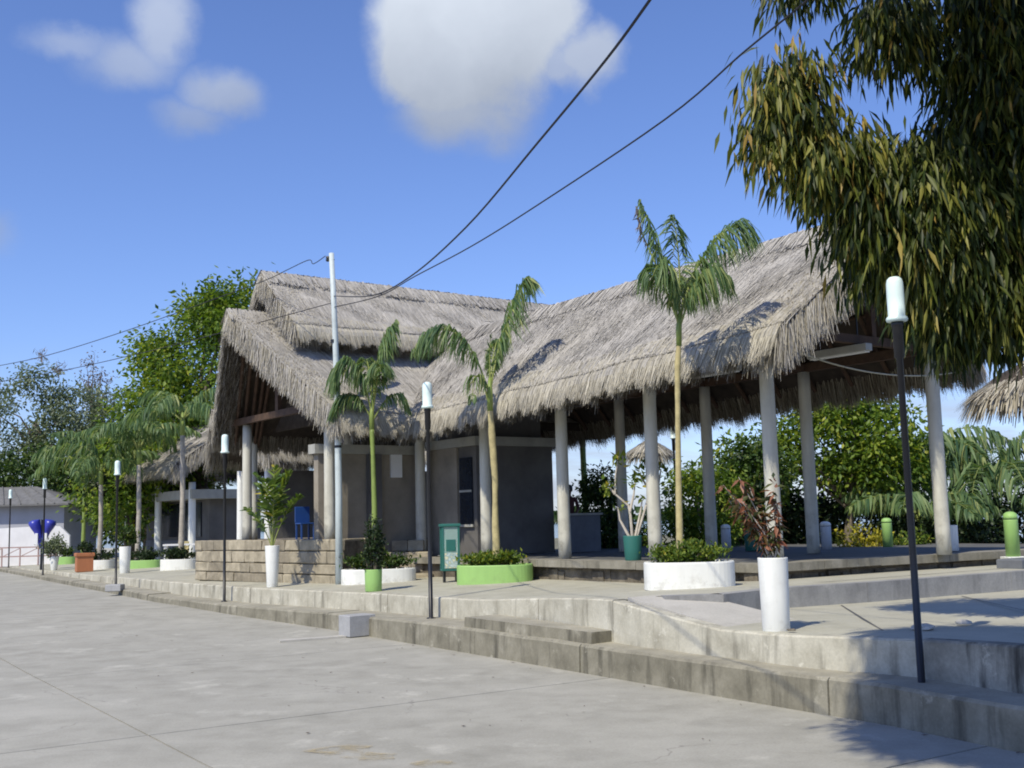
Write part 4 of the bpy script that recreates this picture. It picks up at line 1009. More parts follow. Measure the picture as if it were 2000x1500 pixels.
# ------------------------------------------------------------------ palms
def frond(parent, path, leaf_len, nl, material='palm_leaf', hang=.75, width=.035, seed=1, start=.18, r0=.022):
    """path: rachis points; leaflets hang from both sides"""
    rg = np.random.default_rng(seed); pts = np.array(path, float)
    tt = np.linspace(0, 1, 24); seg = np.linspace(0, 1, len(pts))
    # smooth the path
    def cat(t):
        x = t * (len(pts) - 1); i = min(int(x), len(pts) - 2); f = x - i
        p0 = pts[max(i - 1, 0)]; p1 = pts[i]; p2 = pts[i + 1]; p3 = pts[min(i + 2, len(pts) - 1)]
        return .5 * (2 * p1 + (p2 - p0) * f + (2 * p0 - 5 * p1 + 4 * p2 - p3) * f * f + (3 * p1 - p0 - 3 * p2 + p3) * f ** 3)
    C = np.array([cat(t) for t in tt])
    ra = MB().tube([tuple(p) for p in C], list(np.linspace(r0, .004, 24)), 5).build('frond', 'rachis', parent)
    t = np.sort(rg.uniform(start, 1, nl)); P = np.array([cat(x) for x in t]); T = unit(np.array([cat(min(1, x + .02)) for x in t]) - np.array([cat(max(0, x - .02)) for x in t]))
    sg = np.where(np.arange(nl) % 2 == 0, 1, -1)[:, None]; side = unit(np.cross(T, [0, 0, 1.]) + 1e-4) * sg
    prof = np.sin(np.clip((t - start) / (1 - start), 0, 1) * math.pi * .86 + .35)[:, None]
    d0 = unit(side * .9 + T * .55 + np.array([0, 0, .15]) + rg.normal(0, .12, (nl, 3)))
    d1 = unit(side * (1 - hang) * .6 + T * .18 + np.array([0, 0, -hang]) + rg.normal(0, .10, (nl, 3)))
    L_ = leaf_len * np.maximum(prof, .3) * rg.uniform(.8, 1.1, (nl, 1))
    M_ = P + d0 * L_ * .28; M2 = M_ + unit(d0 * .35 + d1) * L_ * .34; Q = M2 + d1 * L_ * .40
    sdv = unit(np.cross(d1, rg.normal(0, 1, (nl, 3)))) ; w = width
    V = np.stack([P - sdv * w * .3, P + sdv * w * .3, M_ - sdv * w * .5, M_ + sdv * w * .5, M2 - sdv * w * .45, M2 + sdv * w * .45, Q - sdv * w * .06, Q + sdv * w * .06], 1).reshape(-1, 3)
    b_ = np.arange(nl)[:, None] * 8; F = np.stack([b_ + [0, 1, 3, 2], b_ + [2, 3, 5, 4], b_ + [4, 5, 7, 6]], 1).reshape(-1, 4)
    np_obj('leaflets', V, F, material, ra, np.repeat(np.clip(rg.normal(.45, .25, nl), 0, 1), 3), 'stuff')
def palm(label, loc, trunk, radii, shaft, fronds, group='young feather palms', seed=1, **kw):
    """trunk/shaft: local points; fronds: lists of local points from the crown"""
    t = thing('palm_tree', label, 'palm tree', loc, 0, group)
    pts = [Vector(p) for p in trunk]; fine = []
    for i in range(len(pts) - 1):
        for k in range(8): fine.append(pts[i].lerp(pts[i + 1], k / 8))
    fine.append(pts[-1]); rr = [float(np.interp(i / (len(fine) - 1), np.linspace(0, 1, len(radii)), radii)) * (1 + .05 * (i % 2)) for i in range(len(fine))]
    tr = MB().tube(fine, rr, 12).build('trunk', kw.pop('tm', 'palm_trunk'), t, True)
    MB().tube(shaft[0], shaft[1], 12).build('crownshaft', 'crownshaft', t, True)
    for i, fr_ in enumerate(fronds):
        o = dict(leaf_len=.5, nl=90, material='palm_leaf'); o.update(kw)
        if isinstance(fr_, tuple): fr_, ex = fr_; o.update(ex)
        frond(t, fr_, seed=seed * 50 + i, **o)
    return t
# palm in the light green planter (about 96 px per metre at its distance)
palm('feather palm with yellow trunk in the light green planter', (-.40, 23.35, 1.02), [(0.0, 0, 0), (-.02, 0, .9), (0, 0, 1.8), (-.04, 0, 2.7), (-.07, 0, 3.3)], [.085, .075, .055, .07, .075, .05],
     ([(-.07, 0, 3.25), (-.07, 0, 3.6), (-.06, 0, 3.95)], [.06, .065, .03]),
     [[(-.05, 0, 3.7), (.12, .05, 4.5), (.40, .1, 5.35), (.68, .15, 5.95), (.86, .2, 6.02)],
      ([(-.08, 0, 3.6), (-.38, -.05, 4.45), (-.85, -.1, 4.95), (-1.3, -.15, 4.9), (-1.62, -.2, 4.55)], dict(hang=.85)),
      ([(-.06, 0, 3.7), (.0, .25, 4.3), (.1, .6, 4.8), (.25, .95, 4.9)], dict(leaf_len=.42)),
      ([(-.1, 0, 3.4), (-.22, -.12, 3.9), (-.38, -.3, 3.9), (-.42, -.35, 3.4)], dict(leaf_len=.55, nl=60, hang=.95)),
      ([(-.06, 0, 3.8), (-.05, -.02, 4.4), (-.02, -.03, 4.85)], dict(leaf_len=.25, nl=26, hang=.2))], seed=3, leaf_len=1.0, nl=240, width=.032)
# palm in the white planter (about 125 px per metre)
palm('tallest feather palm, thin trunk crossing the gallery eave', (2.60, 17.78, 1.24), [(-.05, 0, 0), (-.03, 0, 1.0), (.0, 0, 2.0), (.04, 0, 3.1), (.08, 0, 3.5)], [.06, .052, .045, .04, .05, .035],
     ([(.08, 0, 3.45), (.09, 0, 3.75), (.12, 0, 4.05)], [.045, .048, .02]),
     [([(.09, 0, 3.8), (-.06, 0, 4.6), (-.26, .02, 5.3), (-.44, .05, 5.85)], dict(leaf_len=.7, nl=150, hang=.6)),
      ([(.1, 0, 3.85), (.36, .02, 4.6), (.75, .05, 5.15), (1.15, .1, 5.42), (1.36, .12, 5.2)], dict(leaf_len=.95)),
      ([(.1, 0, 3.85), (.14, .0, 4.6), (.12, .02, 5.25), (.08, .05, 5.6)], dict(leaf_len=.6, nl=110, hang=.5)),
      ([(.1, 0, 3.7), (-.05, -.1, 4.4), (-.22, -.25, 4.7), (-.35, -.4, 4.5)], dict(leaf_len=.8, hang=.9)),
      ([(.1, 0, 3.75), (.32, -.1, 4.3), (.6, -.2, 4.6), (.85, -.3, 4.5)], dict(leaf_len=.9, hang=.9)),
      ([(.1, 0, 3.7), (.25, .3, 4.4), (.4, .7, 4.7), (.5, 1.0, 4.5)], dict(leaf_len=.5)),
      ([(.1, 0, 3.8), (-.2, .02, 4.7), (-.42, .05, 5.3), (-.5, .06, 5.75)], dict(material='dry_leaf', leaf_len=.3, nl=50, hang=.5, start=.5))], seed=4, leaf_len=.85, nl=220, width=.026)
# palm in the white planter by the podium (about 84 px per metre)
palm('feather palm against the hall roof beside the utility pole', (-3.22, 25.75, pz(-3.2, 25.7) + .27), [(0, 0, 0), (.02, 0, 1.4), (.0, 0, 2.6), (-.02, 0, 3.2)], [.07, .06, .05, .055],
     ([(-.02, 0, 3.15), (-.02, 0, 3.5), (0, 0, 3.9)], [.055, .06, .025]),
     [([(0, 0, 3.5), (-.2, -.05, 4.3), (-.5, -.1, 4.75), (-.75, -.15, 4.6), (-.85, -.2, 4.2)], dict(leaf_len=1.05, hang=.92)),
      [(0, 0, 3.6), (.1, .02, 4.6), (.3, .05, 5.3), (.55, .1, 5.7)],
      ([(0, 0, 3.4), (.35, 0, 3.9), (.65, -.02, 3.95), (.85, -.05, 3.6)], dict(leaf_len=.6, nl=90)),
      ([(0, 0, 3.4), (-.35, .02, 3.95), (-.7, .05, 3.9), (-.95, .08, 3.5)], dict(leaf_len=.8)),
      ([(0, 0, 3.6), (-.1, .3, 4.5), (-.2, .6, 4.9), (-.3, .9, 4.9)], dict(leaf_len=.6)),
      ([(0, 0, 3.5), (.15, -.3, 4.3), (.25, -.6, 4.6), (.3, -.9, 4.4)], dict(leaf_len=.6))], seed=5, leaf_len=.95, nl=220, width=.036, tm='crownshaft')
def crown_fronds(z, n, L_, seed, up=(.5, 1.25)):
    rg = np.random.default_rng(seed); out = []
    for k in range(n):
        a = 2 * math.pi * (k + rg.uniform(-.3, .3)) / n; e = rg.uniform(*up); l = L_ * rg.uniform(.8, 1.1); p = np.array([0, 0, z]); path = [tuple(p)]
        for j in range(4):
            ee = e - j * rg.uniform(.38, .6); p = p + np.array([math.cos(a) * math.cos(ee), math.sin(a) * math.cos(ee), math.sin(ee)]) * l / 4; path.append(tuple(p))
        out.append(path)
    return out
def far_palm(label, loc, h, L_, n, seed, tm='palm_grey', ll=.8, r=.09):
    palm(label, loc, [(0, 0, 0), (.05, 0, h * .5), (.02, 0, h)], [r * 1.2, r, r * .9], ([(.02, 0, h - .05), (.02, 0, h + .4), (.02, 0, h + .8)], [r, r * 1.05, r * .4]), crown_fronds(h + .5, n, L_, seed), seed=seed, leaf_len=ll * 1.2, nl=100, width=.07, tm=tm)
far_palm('feather palm in the white planter left of the podium', (-12.15, 41.2, .85), 4.6, 2.9, 8, 61)
far_palm('feather palm in the far green planter before the shelter', (-15.1, 45.3, .75), 3.9, 2.9, 9, 62)
far_palm('pale-trunked palm in the white planter by the terracotta box', (-17.2, 46.9, .76), 3.2, 2.9, 9, 63)
far_palm('slim palm behind the small white vase', (-20.6, 54.0, .35), 4.6, 2.8, 8, 64, 'crownshaft')
far_palm('leafy palm behind the far lamp and telephone hoods', (-20.0, 60.0, .35), 4.2, 3.2, 9, 65, 'crownshaft')
far_palm('palm showing beyond the gallery next to the dark room', (2.0, 33.0, .3), 3.9, 2.4, 8, 66, 'crownshaft', .7)
far_palm('dense feather palm beyond the gallery at the right edge', (14.2, 33.5, .3), 1.6, 4.0, 12, 67, 'dark_bark', 1.1)
far_palm('second dense feather palm beyond the gallery at the right', (12.4, 35.0, .3), 2.0, 3.6, 11, 68, 'dark_bark', 1.0)
far_palm('low palm between the right tree and last column', (11.2, 31.5, .3), .8, 2.6, 9, 69, 'dark_bark', .8)
# young upright palm in the slim white vase
vp = thing('vase_palm', 'young palm with upright broad leaves in the slim white vase', 'plant', (-5.62, 26.2, pz(-5.62, 26.2) + .88)); rg = np.random.default_rng(77)
for k, (dx, dy, h, lw) in enumerate(((-.38, 0, 1.75, .3), (.05, .05, 1.9, .28), (.42, .0, 1.8, .3), (-.62, .05, .95, .26), (.66, -.05, 1.2, .26), (-.12, -.2, 1.6, .3), (.25, .2, 1.7, .3), (.1, -.3, 1.2, .25))):
    frond(vp, [(0, 0, 0), (dx * .25, dy * .25, h * .4), (dx * .65, dy * .65, h * .8), (dx, dy, h)], .45, 44, 'palm_leaf' if k % 3 == 0 else 'bright_leaf', hang=.05, width=.06, seed=700 + k, start=.3, r0=.016)

# ------------------------------------------------------------------ trees
def tree(name, label, loc, trunk, r0, blobs, nclump, per, leaf, material, bark='bark', seed=1, droop=.2, cr=.45, limbs=14, cat='tree', group=None, wl=.5, shell=.55, fold=.25, bend=0.0, weights=None, tones=None):
    """blobs: (centre, radii) in local space; clumps of leaves spread through them, limbs reaching into the crown"""
    rg = np.random.default_rng(seed); t = thing(name, label, cat, loc, 0, group)
    vol = np.array([r[0] * r[1] * r[2] for _, r in blobs]) ** .8; vol = np.array(weights, float) if weights else vol; pick = rg.choice(len(blobs), nclump, p=vol / vol.sum())
    C0 = np.array([c for c, _ in blobs], float)[pick]; RR = np.array([r for _, r in blobs], float)[pick]
    u = unit(rg.normal(0, 1, (nclump, 3))); rad = rg.random(nclump) ** (1 / 3 * shell)
    CC = C0 + u * rad[:, None] * RR
    tone = rg.normal(0, .14, nclump) + (np.array(tones)[pick] if tones else 0)
    k = np.repeat(np.arange(nclump), per); n = len(k)
    g = rg.normal(0, 1, (n, 3)) * [1, 1, .8]; P = CC[k] + g * cr * .45
    D = unit(g) * .8 + rg.normal(0, .5, (n, 3)) + np.array([0, 0, -droop * 2.2]); Nn = rg.normal(0, .55, (n, 3)) + np.array([0, 0, 1.0])
    V, F = leaf_arrays(P, D, Nn, leaf * rg.uniform(.65, 1.25, n), leaf * wl * rg.uniform(.7, 1.2, n), fold, bend)
    np_obj('crown', V, F, material, t, np.repeat(np.clip(rg.normal(.42, .2, n) + tone[k], 0, 1), 4), 'stuff')
    m = MB(); tp = [Vector(p) for p in trunk]; m.tube(tp, list(np.linspace(r0, r0 * .6, len(tp))), 12)
    tk = m.build('trunk', bark, t, True)
    top = tp[-1]
    far_ = rg.choice(nclump, min(limbs, nclump), replace=False)
    for i in far_:
        a = tp[-1].lerp(tp[-2], rg.uniform(0, .5)); e = Vector(CC[i]); mid = a.lerp(e, .5) + Vector((rg.normal(0, .15), rg.normal(0, .15), .25 * (e - a).length * .4))
        l = (e - a).length
        MB().tube([a, a.lerp(mid, .5) + Vector(rg.normal(0, .04, 3)), mid, mid.lerp(e, .55) + Vector(rg.normal(0, .05, 3)), e], [r0 * .42, r0 * .33, r0 * .22, r0 * .13, r0 * .05], 7).build('limb', bark, t, True)
    return t
# big mango tree whose crown hangs into the picture from the right
mg = (7.8, 11.6, .75)
def L3(x, y, z): return (x - mg[0], y - mg[1], z - mg[2])
MANGO = [((2.92, 12.0, 6.3), (.22, .3, .55), 34), ((2.98, 12.0, 6.85), (.14, .2, .12), 8), ((3.3, 12.0, 6.55), (.26, .35, .65), 48), ((3.45, 12.0, 5.75), (.3, .35, .42), 34), ((3.9, 12.1, 5.75), (.5, .5, .42), 70),
         ((4.65, 12.2, 5.15), (.95, .8, .9), 330), ((5.5, 12.4, 5.3), (1.2, .9, 1.3), 430), ((5.75, 12.0, 6.9), (.85, .7, 1.3), 260), ((5.3, 12.3, 4.25), (.95, .7, .5), 190), ((4.35, 11.9, 7.25), (.42, .4, .42), 46), ((3.3, 11.9, 7.85), (.35, .3, .25), 14),
         ((6.35, 12.1, 5.6), (.95, .9, 1.9), 420), ((.9, 4.9, 7.9), (1.4, 1.4, .7), 900), ((1.5, 6.4, 8.0), (1.2, 1.2, .7), 700), ((7.6, 11.2, 6.2), (1.8, 1.8, 2.3), 420), ((2.4, 4.3, 7.9), (2.2, 2.2, .8), 900), ((3.9, 6.1, 8.2), (1.9, 1.9, .8), 600), ((5.0, 9.3, 9.5), (2.0, 2.0, .9), 420), ((7.3, 9.6, 9.9), (2.2, 2.0, 1.0), 300)]
tree('mango_tree', 'large mango tree with drooping olive leaves hanging over the right side', mg, [(0, 0, -.1), (.05, .05, 1.6), (-.1, .1, 3.2), (-.2, .2, 4.6)], .34,
     [(L3(*c), r) for c, r, _ in MANGO], sum(w for _, _, w in MANGO), 26, .235, 'mango_leaf', 'dark_bark', seed=101, droop=.85, cr=.34, limbs=40, wl=.19, shell=.8, fold=.18, bend=.25, weights=[w for _, _, w in MANGO], tones=[.13] * 5 + [0] * (len(MANGO) - 5))
tree('broad_tree', 'big rounded leafy tree rising behind the thatched hall', (-14.2, 51, .4), [(0, 0, 0), (.2, 0, 2.5), (-.1, 0, 5)], .4,
     [((1.2, 0, 8.4), (3.8, 3.3, 4.0)), ((-1.6, 0, 5.6), (2.3, 2.5, 3.0)), ((2.0, 0, 11.1), (2.4, 2, 1.7)), ((-1.8, 0, 9.3), (1.2, 1.4, 1.4)), ((-3.4, 0, 3.8), (1.7, 2.0, 2.0))], 560, 50, .29, 'sunny_leaf', seed=102, cr=.9, limbs=22)
EU = 'thin-crowned trees at the far left'
tree('thin_tree', 'tall thin-crowned grey-green tree at the left edge', (-31.5, 74, .3), [(0, 0, 0), (.3, 0, 4), (0, 0, 9)], .24, [((-1, 0, 9.4), (2.6, 2, 3.0)), ((1.8, 0, 7.4), (2.4, 2, 3.0)), ((.3, 0, 11.6), (1.5, 1, 1.0)), ((0, 0, 5.0), (3.5, 2, 2.2))], 220, 38, .3, 'pale_leaf', seed=103, cr=.8, limbs=16, group=EU)
tree('thin_tree', 'thin-crowned tree with gaps of sky right of the leftmost one', (-28.6, 76, .3), [(0, 0, 0), (.2, 0, 4), (-.2, 0, 8.5)], .22, [((-.6, 0, 9.6), (1.8, 2, 2.2)), ((1.8, 0, 9.0), (1.4, 1.6, 2.4)), ((0, 0, 6.0), (2.8, 2, 2.6))], 180, 38, .3, 'pale_leaf', seed=104, cr=.75, limbs=16, group=EU)
tree('bare_tree', 'nearly bare twiggy treetop above the thin trees at left', (-29.8, 80, .3), [(0, 0, 0), (.2, 0, 6), (0, 0, 9)], .2, [((0, 0, 12.2), (1.4, 1, 2.2))], 34, 14, .25, 'dry_leaf', seed=105, cr=.5, limbs=22)
BG = 'leafy trees massed beyond the far planters'
tree('broad_tree', 'dark leafy tree behind the white house', (-28, 70, .3), [(0, 0, 0), (.1, 0, 2), (0, 0, 3.5)], .25, [((0, 0, 4.6), (5.5, 3, 2.6)), ((4.5, 0, 4.2), (3.5, 3, 3.0))], 330, 40, .34, 'broad_leaf', seed=106, cr=.9, group=BG)
tree('broad_tree', 'mid green tree beyond the terracotta box', (-20.5, 63, .3), [(0, 0, 0), (.1, 0, 2), (0, 0, 3.5)], .25, [((0, 0, 4.0), (3.6, 3, 3.0)), ((2.6, 0, 6.2), (2.2, 2, 2.2))], 280, 40, .32, 'broad_leaf', seed=107, cr=.9, group=BG)
tree('broad_tree', 'dark-trunked tree just left of the far shelter', (-17.6, 52, .3), [(0, 0, 0), (.05, 0, 1.6), (0, 0, 3.0)], .42, [((0, 0, 4.6), (1.9, 1.8, 2.0))], 130, 36, .28, 'dark_leaf', 'dark_bark', seed=108, cr=.8, group=BG)
# behind the gallery
RG = 'trees and bushes beyond the gallery'
tree('broad_tree', 'sunlit leafy tree framed between the right gallery columns', (9.6, 32.5, .2), [(0, 0, 0), (-.1, 0, 1.2), (.1, 0, 2.2)], .16, [((.1, 0, 3.9), (2.1, 1.5, 1.35)), ((-2.4, .3, 3.3), (1.5, .9, .9)), ((.9, 0, 2.9), (1.4, 1.1, .9)), ((-.4, 0, 4.7), (1.2, 1, .7))], 340, 36, .2, 'sunny_leaf', seed=109, cr=.55, limbs=16, group=RG)
tree('bush', 'dark bush below the sunlit tree behind the platform', (9.9, 33.8, .2), [(0, 0, 0), (0, 0, .4), (.1, 0, .8)], .1, [((0, 0, 1.3), (2.2, 1.1, 1.25)), ((2.6, 0, 1.1), (1.6, 1, 1.1))], 240, 30, .2, 'dark_leaf', seed=110, cr=.5, cat='bush', group=RG)
tree('bush', 'yellow-flecked bush beside the lamp behind the gallery', (4.95, 30.0, .2), [(0, 0, 0), (0, 0, .5), (.1, 0, .9)], .07, [((0, 0, 2.0), (.95, .8, 1.15)), ((-.25, 0, 1.2), (.8, .7, .7)), ((.5, 0, 2.5), (.6, .6, .6))], 190, 32, .15, 'sunny_leaf', seed=111, cr=.4, cat='bush', group=RG)
tree('bush', 'darker drooping bush right of the yellow-flecked bush', (6.1, 31.2, .2), [(0, 0, 0), (0, 0, .6), (.1, 0, 1.2)], .08, [((0, 0, 2.1), (.7, .7, 1.1)), ((.5, 0, 3.0), (.9, .8, .8))], 150, 30, .17, 'broad_leaf', seed=112, cr=.4, cat='bush', group=RG)
tree('bush', 'green bush in the opening beside the dark room', (2.25, 31.5, .2), [(0, 0, 0), (0, 0, .5), (.1, 0, 1.0)], .07, [((0, 0, 1.7), (.65, .6, 1.0)), ((.15, 0, 2.6), (.45, .4, .55)), ((.5, 0, 1.2), (.6, .5, .6))], 170, 30, .14, 'broad_leaf', seed=113, cr=.36, cat='bush', group=RG)
tree('bush', 'low bush left of the teal pot beyond the platform', (3.2, 32.8, .2), [(0, 0, 0), (0, 0, .3), (.05, 0, .6)], .06, [((0, 0, 1.0), (.9, .6, .55))], 90, 28, .14, 'bright_leaf', seed=114, cr=.36, cat='bush', group=RG)
tree('bush', 'bluish dark bush between the last two back columns', (7.6, 34.5, .2), [(0, 0, 0), (0, 0, .6), (.1, 0, 1.2)], .08, [((0, 0, 1.9), (1.0, .8, 1.3)), ((1.6, 0, 1.2), (1.0, .8, .9))], 180, 28, .2, 'dark_leaf', seed=115, cr=.45, cat='bush', group=RG)
tree('bush', 'olive bush under the palms at the right edge', (13.6, 32.0, .2), [(0, 0, 0), (0, 0, .4), (.1, 0, .8)], .08, [((0, 0, 1.2), (2.2, 1, 1.1)), ((-2.2, 0, .9), (1.2, .9, .8))], 200, 28, .2, 'dark_leaf', seed=116, cr=.45, cat='bush', group=RG)
# far bank
rg = np.random.default_rng(5); n = 2600
P = np.stack([rg.uniform(-700, 700, n), 900 + rg.normal(0, 14, n), -1.4 + rg.random(n) ** .7 * 7.5 * (1 + .3 * np.sin(np.arange(n)))], 1)
V, F = leaf_arrays(P, rg.normal(0, 1, (n, 3)), rg.normal(0, .5, (n, 3)) + [0, -1, .3], rg.uniform(5, 9, n), rg.uniform(4, 7, n))
wo = np_obj('far_wood', V, F, 'broad_leaf', None, np.repeat(rg.random(n) * .5, 4), 'stuff'); tag(wo, 'far wooded river bank at the horizon', 'woodland')

# ------------------------------------------------------------------ utility pole and wires
up_ = thing('utility_pole', 'slim pale utility pole standing in front of the thatched hall', 'utility pole', (-4.05, 25.95, pz(-4.05, 25.95)))
ph = 8.35 - up_.location.z
MB().tube([(0, 0, -.2), (.01, 0, 2), (-.01, 0, 4.5), (-.06, 0, 6.2), (-.12, 0, ph)], [.085, .08, .075, .065, .06], 12).build('pole', 'pole_paint', up_, True)
MB().lathe([(.02, 0), (.045, .02), (.045, .05), (.03, .07), (.045, .09), (.03, .13)], 10, c=(-.21, 0, ph - .2)).build('insulator', 'black_metal', up_)
MB().box(-.2, -.05, -.015, .015, ph - .17, ph - .14).build('bracket', 'black_metal', up_)
MB().lathe([(.068, 0), (.068, .08)], 12, c=(-.085, 0, 5.55)).build('clamp', 'black_metal', up_)
MB().lathe([(.084, 0), (.084, .06)], 12, c=(0, 0, 3.1)).build('clamp', 'black_metal', up_)
def wire(label, pts, r=.012, material='wire'):
    pts = [Vector(p) for p in pts]; fine = []
    for i in range(len(pts) - 1):
        p0, p1, p2, p3 = pts[max(i - 1, 0)], pts[i], pts[i + 1], pts[min(i + 2, len(pts) - 1)]
        for k in range(6):
            f = k / 6; fine.append(.5 * (2 * p1 + (p2 - p0) * f + (2 * p0 - 5 * p1 + 4 * p2 - p3) * f * f + (3 * p1 - p0 - 3 * p2 + p3) * f ** 3))
    fine.append(pts[-1]); m = MB().tube(fine, r, 6).build('overhead_wire', material, None, True); tag(m, label, 'wire', 'overhead wires'); return m
wire('thick dark wire climbing from the pole to the top of the picture', [(-4.15, 26.07, 7.35), (-2.45, 19.6, 6.01), (-1.41, 15.63, 5.45), (-0.46, 12.02, 5.19), (0.27, 9.24, 5.17), (0.71, 7.58, 5.18), (0.93, 6.73, 5.22), (1.06, 6.25, 5.27)], 0.011)
wire('thinner dark wire rising to the right towards the mango tree', [(-4.14, 26.01, 7.07), (-2.62, 22.16, 6.52), (-1.69, 19.83, 6.39), (-0.58, 17.01, 6.21), (0.4, 14.55, 6.14), (1.67, 11.34, 6.11), (2.21, 9.98, 6.23), (2.55, 9.14, 6.29), (2.74, 8.65, 6.35)], 0.010)
wire('upper wire running left from the top of the pole', [(-4.32, 26.0, 8.3), (-4.65, 26.26, 8.18), (-4.78, 26.36, 8.3), (-5.4, 26.84, 8.18), (-6.0, 27.3, 8.05), (-7.43, 28.4, 7.88), (-10.63, 30.86, 7.52), (-13.74, 33.26, 7.28), (-16.09, 35.07, 7.25), (-19.28, 37.52, 7.31)], 0.010)
wire('lower wire running left across the hall roof', [(-4.18, 26.0, 7.17), (-7.49, 28.66, 6.99), (-10.28, 30.9, 6.87), (-13.3, 33.33, 6.81), (-16.43, 35.85, 6.85), (-19.78, 38.54, 6.91)], 0.01)

# small tufts of air plants on the left wires
for (x, y, z, lb) in [(-14.15, 33.57, 7.3, 'dry air plant tuft on the upper left wire'), (-13.59, 33.56, 6.85, 'dry air plant tuft on the lower left wire')]:
    tf = thing('air_plant', lb, 'plant', (x, y, z)); rg = np.random.default_rng(int(abs(x) * 10)); n = 60
    V, F = leaf_arrays(rg.normal(0, .08, (n, 3)), rg.normal(0, 1, (n, 3)), rg.normal(0, 1, (n, 3)), rg.uniform(.12, .3, n), rg.uniform(.015, .03, n)); np_obj('leaves', V, F, 'dry_leaf', tf, np.repeat(rg.random(n), 4), 'stuff')

# ------------------------------------------------------------------ telephone hoods, house and walls at the far left
bt = thing('telephone_booth', 'twin blue telephone hoods on a dark post', 'telephone booth', (-20.95, 50.2, .37), R(10))
MB().tube([(0, 0, 0), (0, 0, 1.3), (0, 0, 2.2)], [.07, .06, .05], 10).build('post', 'black_metal', bt)
for sx in (-1, 1):
    rows = []
    prof = [(.10, .02, .95), (.13, .05, 1.15), (.17, .10, 1.4), (.22, .16, 1.62), (.31, .24, 1.82), (.36, .30, 1.98), (.33, .31, 2.10), (.22, .24, 2.18), (.08, .12, 2.21)]
    V = []; F = []; seg = 16
    for i, (w, cx, z) in enumerate(prof):
        for k in range(seg):
            a = 2 * math.pi * k / seg; V.append((sx * (cx + .02) + w * .72 * math.cos(a), w * .8 * math.sin(a), z))
    for i in range(len(prof) - 1):
        for k in range(seg): F.append((i * seg + k, i * seg + (k + 1) % seg, (i + 1) * seg + (k + 1) % seg, (i + 1) * seg + k))
    F.append(tuple(range(seg))); F.append(tuple((len(prof) - 1) * seg + k for k in range(seg)))
    hd = MB().add(V, F).build('hood', 'blue_shell', bt, True)
    MB().box(sx * .19 - .055, sx * .19 + .055, -.24, -.15, 1.08, 1.6, .01).build('phone_panel', 'white_plastic', hd)
hs = thing('white_house', 'low white house with grey tiled roof behind a white wall at far left', 'house', (-29.5, 64, .3))
MB().box(-8, 4.0, 0, 5, 0, 3.3).build('wall', 'house_shade', hs)
rf = MB().add([(-8.7, -.7, 3.3), (4.5, -.7, 3.3), (4.5, 5.7, 3.3), (-8.7, 5.7, 3.3), (-6, 2.5, 4.4), (1.4, 2.5, 4.4), (-8.7, -.7, 3.2), (4.5, -.7, 3.2), (4.5, 5.7, 3.2), (-8.7, 5.7, 3.2)],
              [(0, 1, 5, 4), (1, 2, 5), (2, 3, 4, 5), (3, 0, 4), (6, 7, 1, 0), (7, 8, 2, 1), (8, 9, 3, 2), (9, 6, 0, 3), (9, 8, 7, 6)]).build('roof', 'tile_roof', hs)
for k in range(14):
    x0 = -8.6 + k * .95
    MB().tube([(x0, -.72, 3.32), (-6 + (x0 + 8.6) / 13.1 * 7.4, 2.45, 4.43)], .035, 5).build('tile_rib', 'tile_roof', rf)
MB().box(-3.2, -2.2, -.03, .02, 0, 2.1).build('door', 'wall_dark', hs)
ww = thing('white_wall', 'white freestanding garden wall behind the telephone hoods', 'wall', (-25.6, 59, .3))
MB().add([(x, y, z) for y in (0, .18) for x, z in ((-1.9, 0), (-1.9, 1.75), (-1.7, 1.95), (1.2, 2.05), (1.9, 2.0), (2.4, 1.5), (2.4, 0))], [(0, 1, 2, 3, 4, 5, 6)[::-1], tuple(range(7, 14))] + [(i, (i + 1) % 7, 7 + (i + 1) % 7, 7 + i) for i in range(7)]).build('wall', 'house_white', ww)
ra = thing('railing', 'low brown railing with cross braces in front of the white wall', 'railing', (-25.4, 57.6, .3))
for z in (.5, .95): MB().box(-1.6, 2.2, -.02, .02, z, z + .06).build('rail', 'rail_paint', ra)
for k in range(5): MB().box(-1.6 + k * .92, -1.55 + k * .92, -.025, .025, 0, .945).build('post', 'rail_paint', ra)
for k in range(4):
    MB().tube([(-1.55 + k * .92, 0, .53), (-.68 + k * .92, 0, .93)], .02, 5).build('brace', 'rail_paint', ra)
gt = thing('dark_gate', 'dark gate at the left edge beside the white wall', 'gate', (-28.3, 58.4, .3)); MB().box(-1.2, .55, 0, .1, 0, 1.7).build('panel', 'counter', gt); MB().box(.551, .72, -.04, .14, 0, 1.85).build('post', 'wall_dark', gt)

# ------------------------------------------------------------------ furniture and lamps in the buildings
def table(label, loc, rot=0):
    t = thing('table', label, 'table', loc, rot, 'white tables under the far shelters'); MB().box(-.7, .7, -.4, .4, .76, .82).build('top', 'white_plastic', t)
    for x in (-.62, .62):
        for y in (-.32, .32): MB().box(x - .04, x + .04, y - .04, y + .04, 0, .76).build('leg', 'white_plastic', t)
    return t
table('white table at the far shelter beside the low shrub planter', (-12.6, 43.0, .62), .2); table('white table farther right under the far shelter', (-11.0, 42.6, .62), .2); table('white table between the white posts of the porch', (-9.6, 37.2, .68), .2)
def chair(label, loc, rot, material, group):
    t = thing('chair', label, 'chair', loc, rot, group); MB().box(-.21, .21, -.2, .2, .42, .46, .01).build('seat', material, t); MB().box(-.21, .21, .18, .22, .461, .9, .01).build('backrest', material, t)
    for x in (-.18, .18):
        for y in (-.17, .17): MB().box(x - .02, x + .02, y - .02, y + .02, 0, .42).build('leg', material, t)
    return t
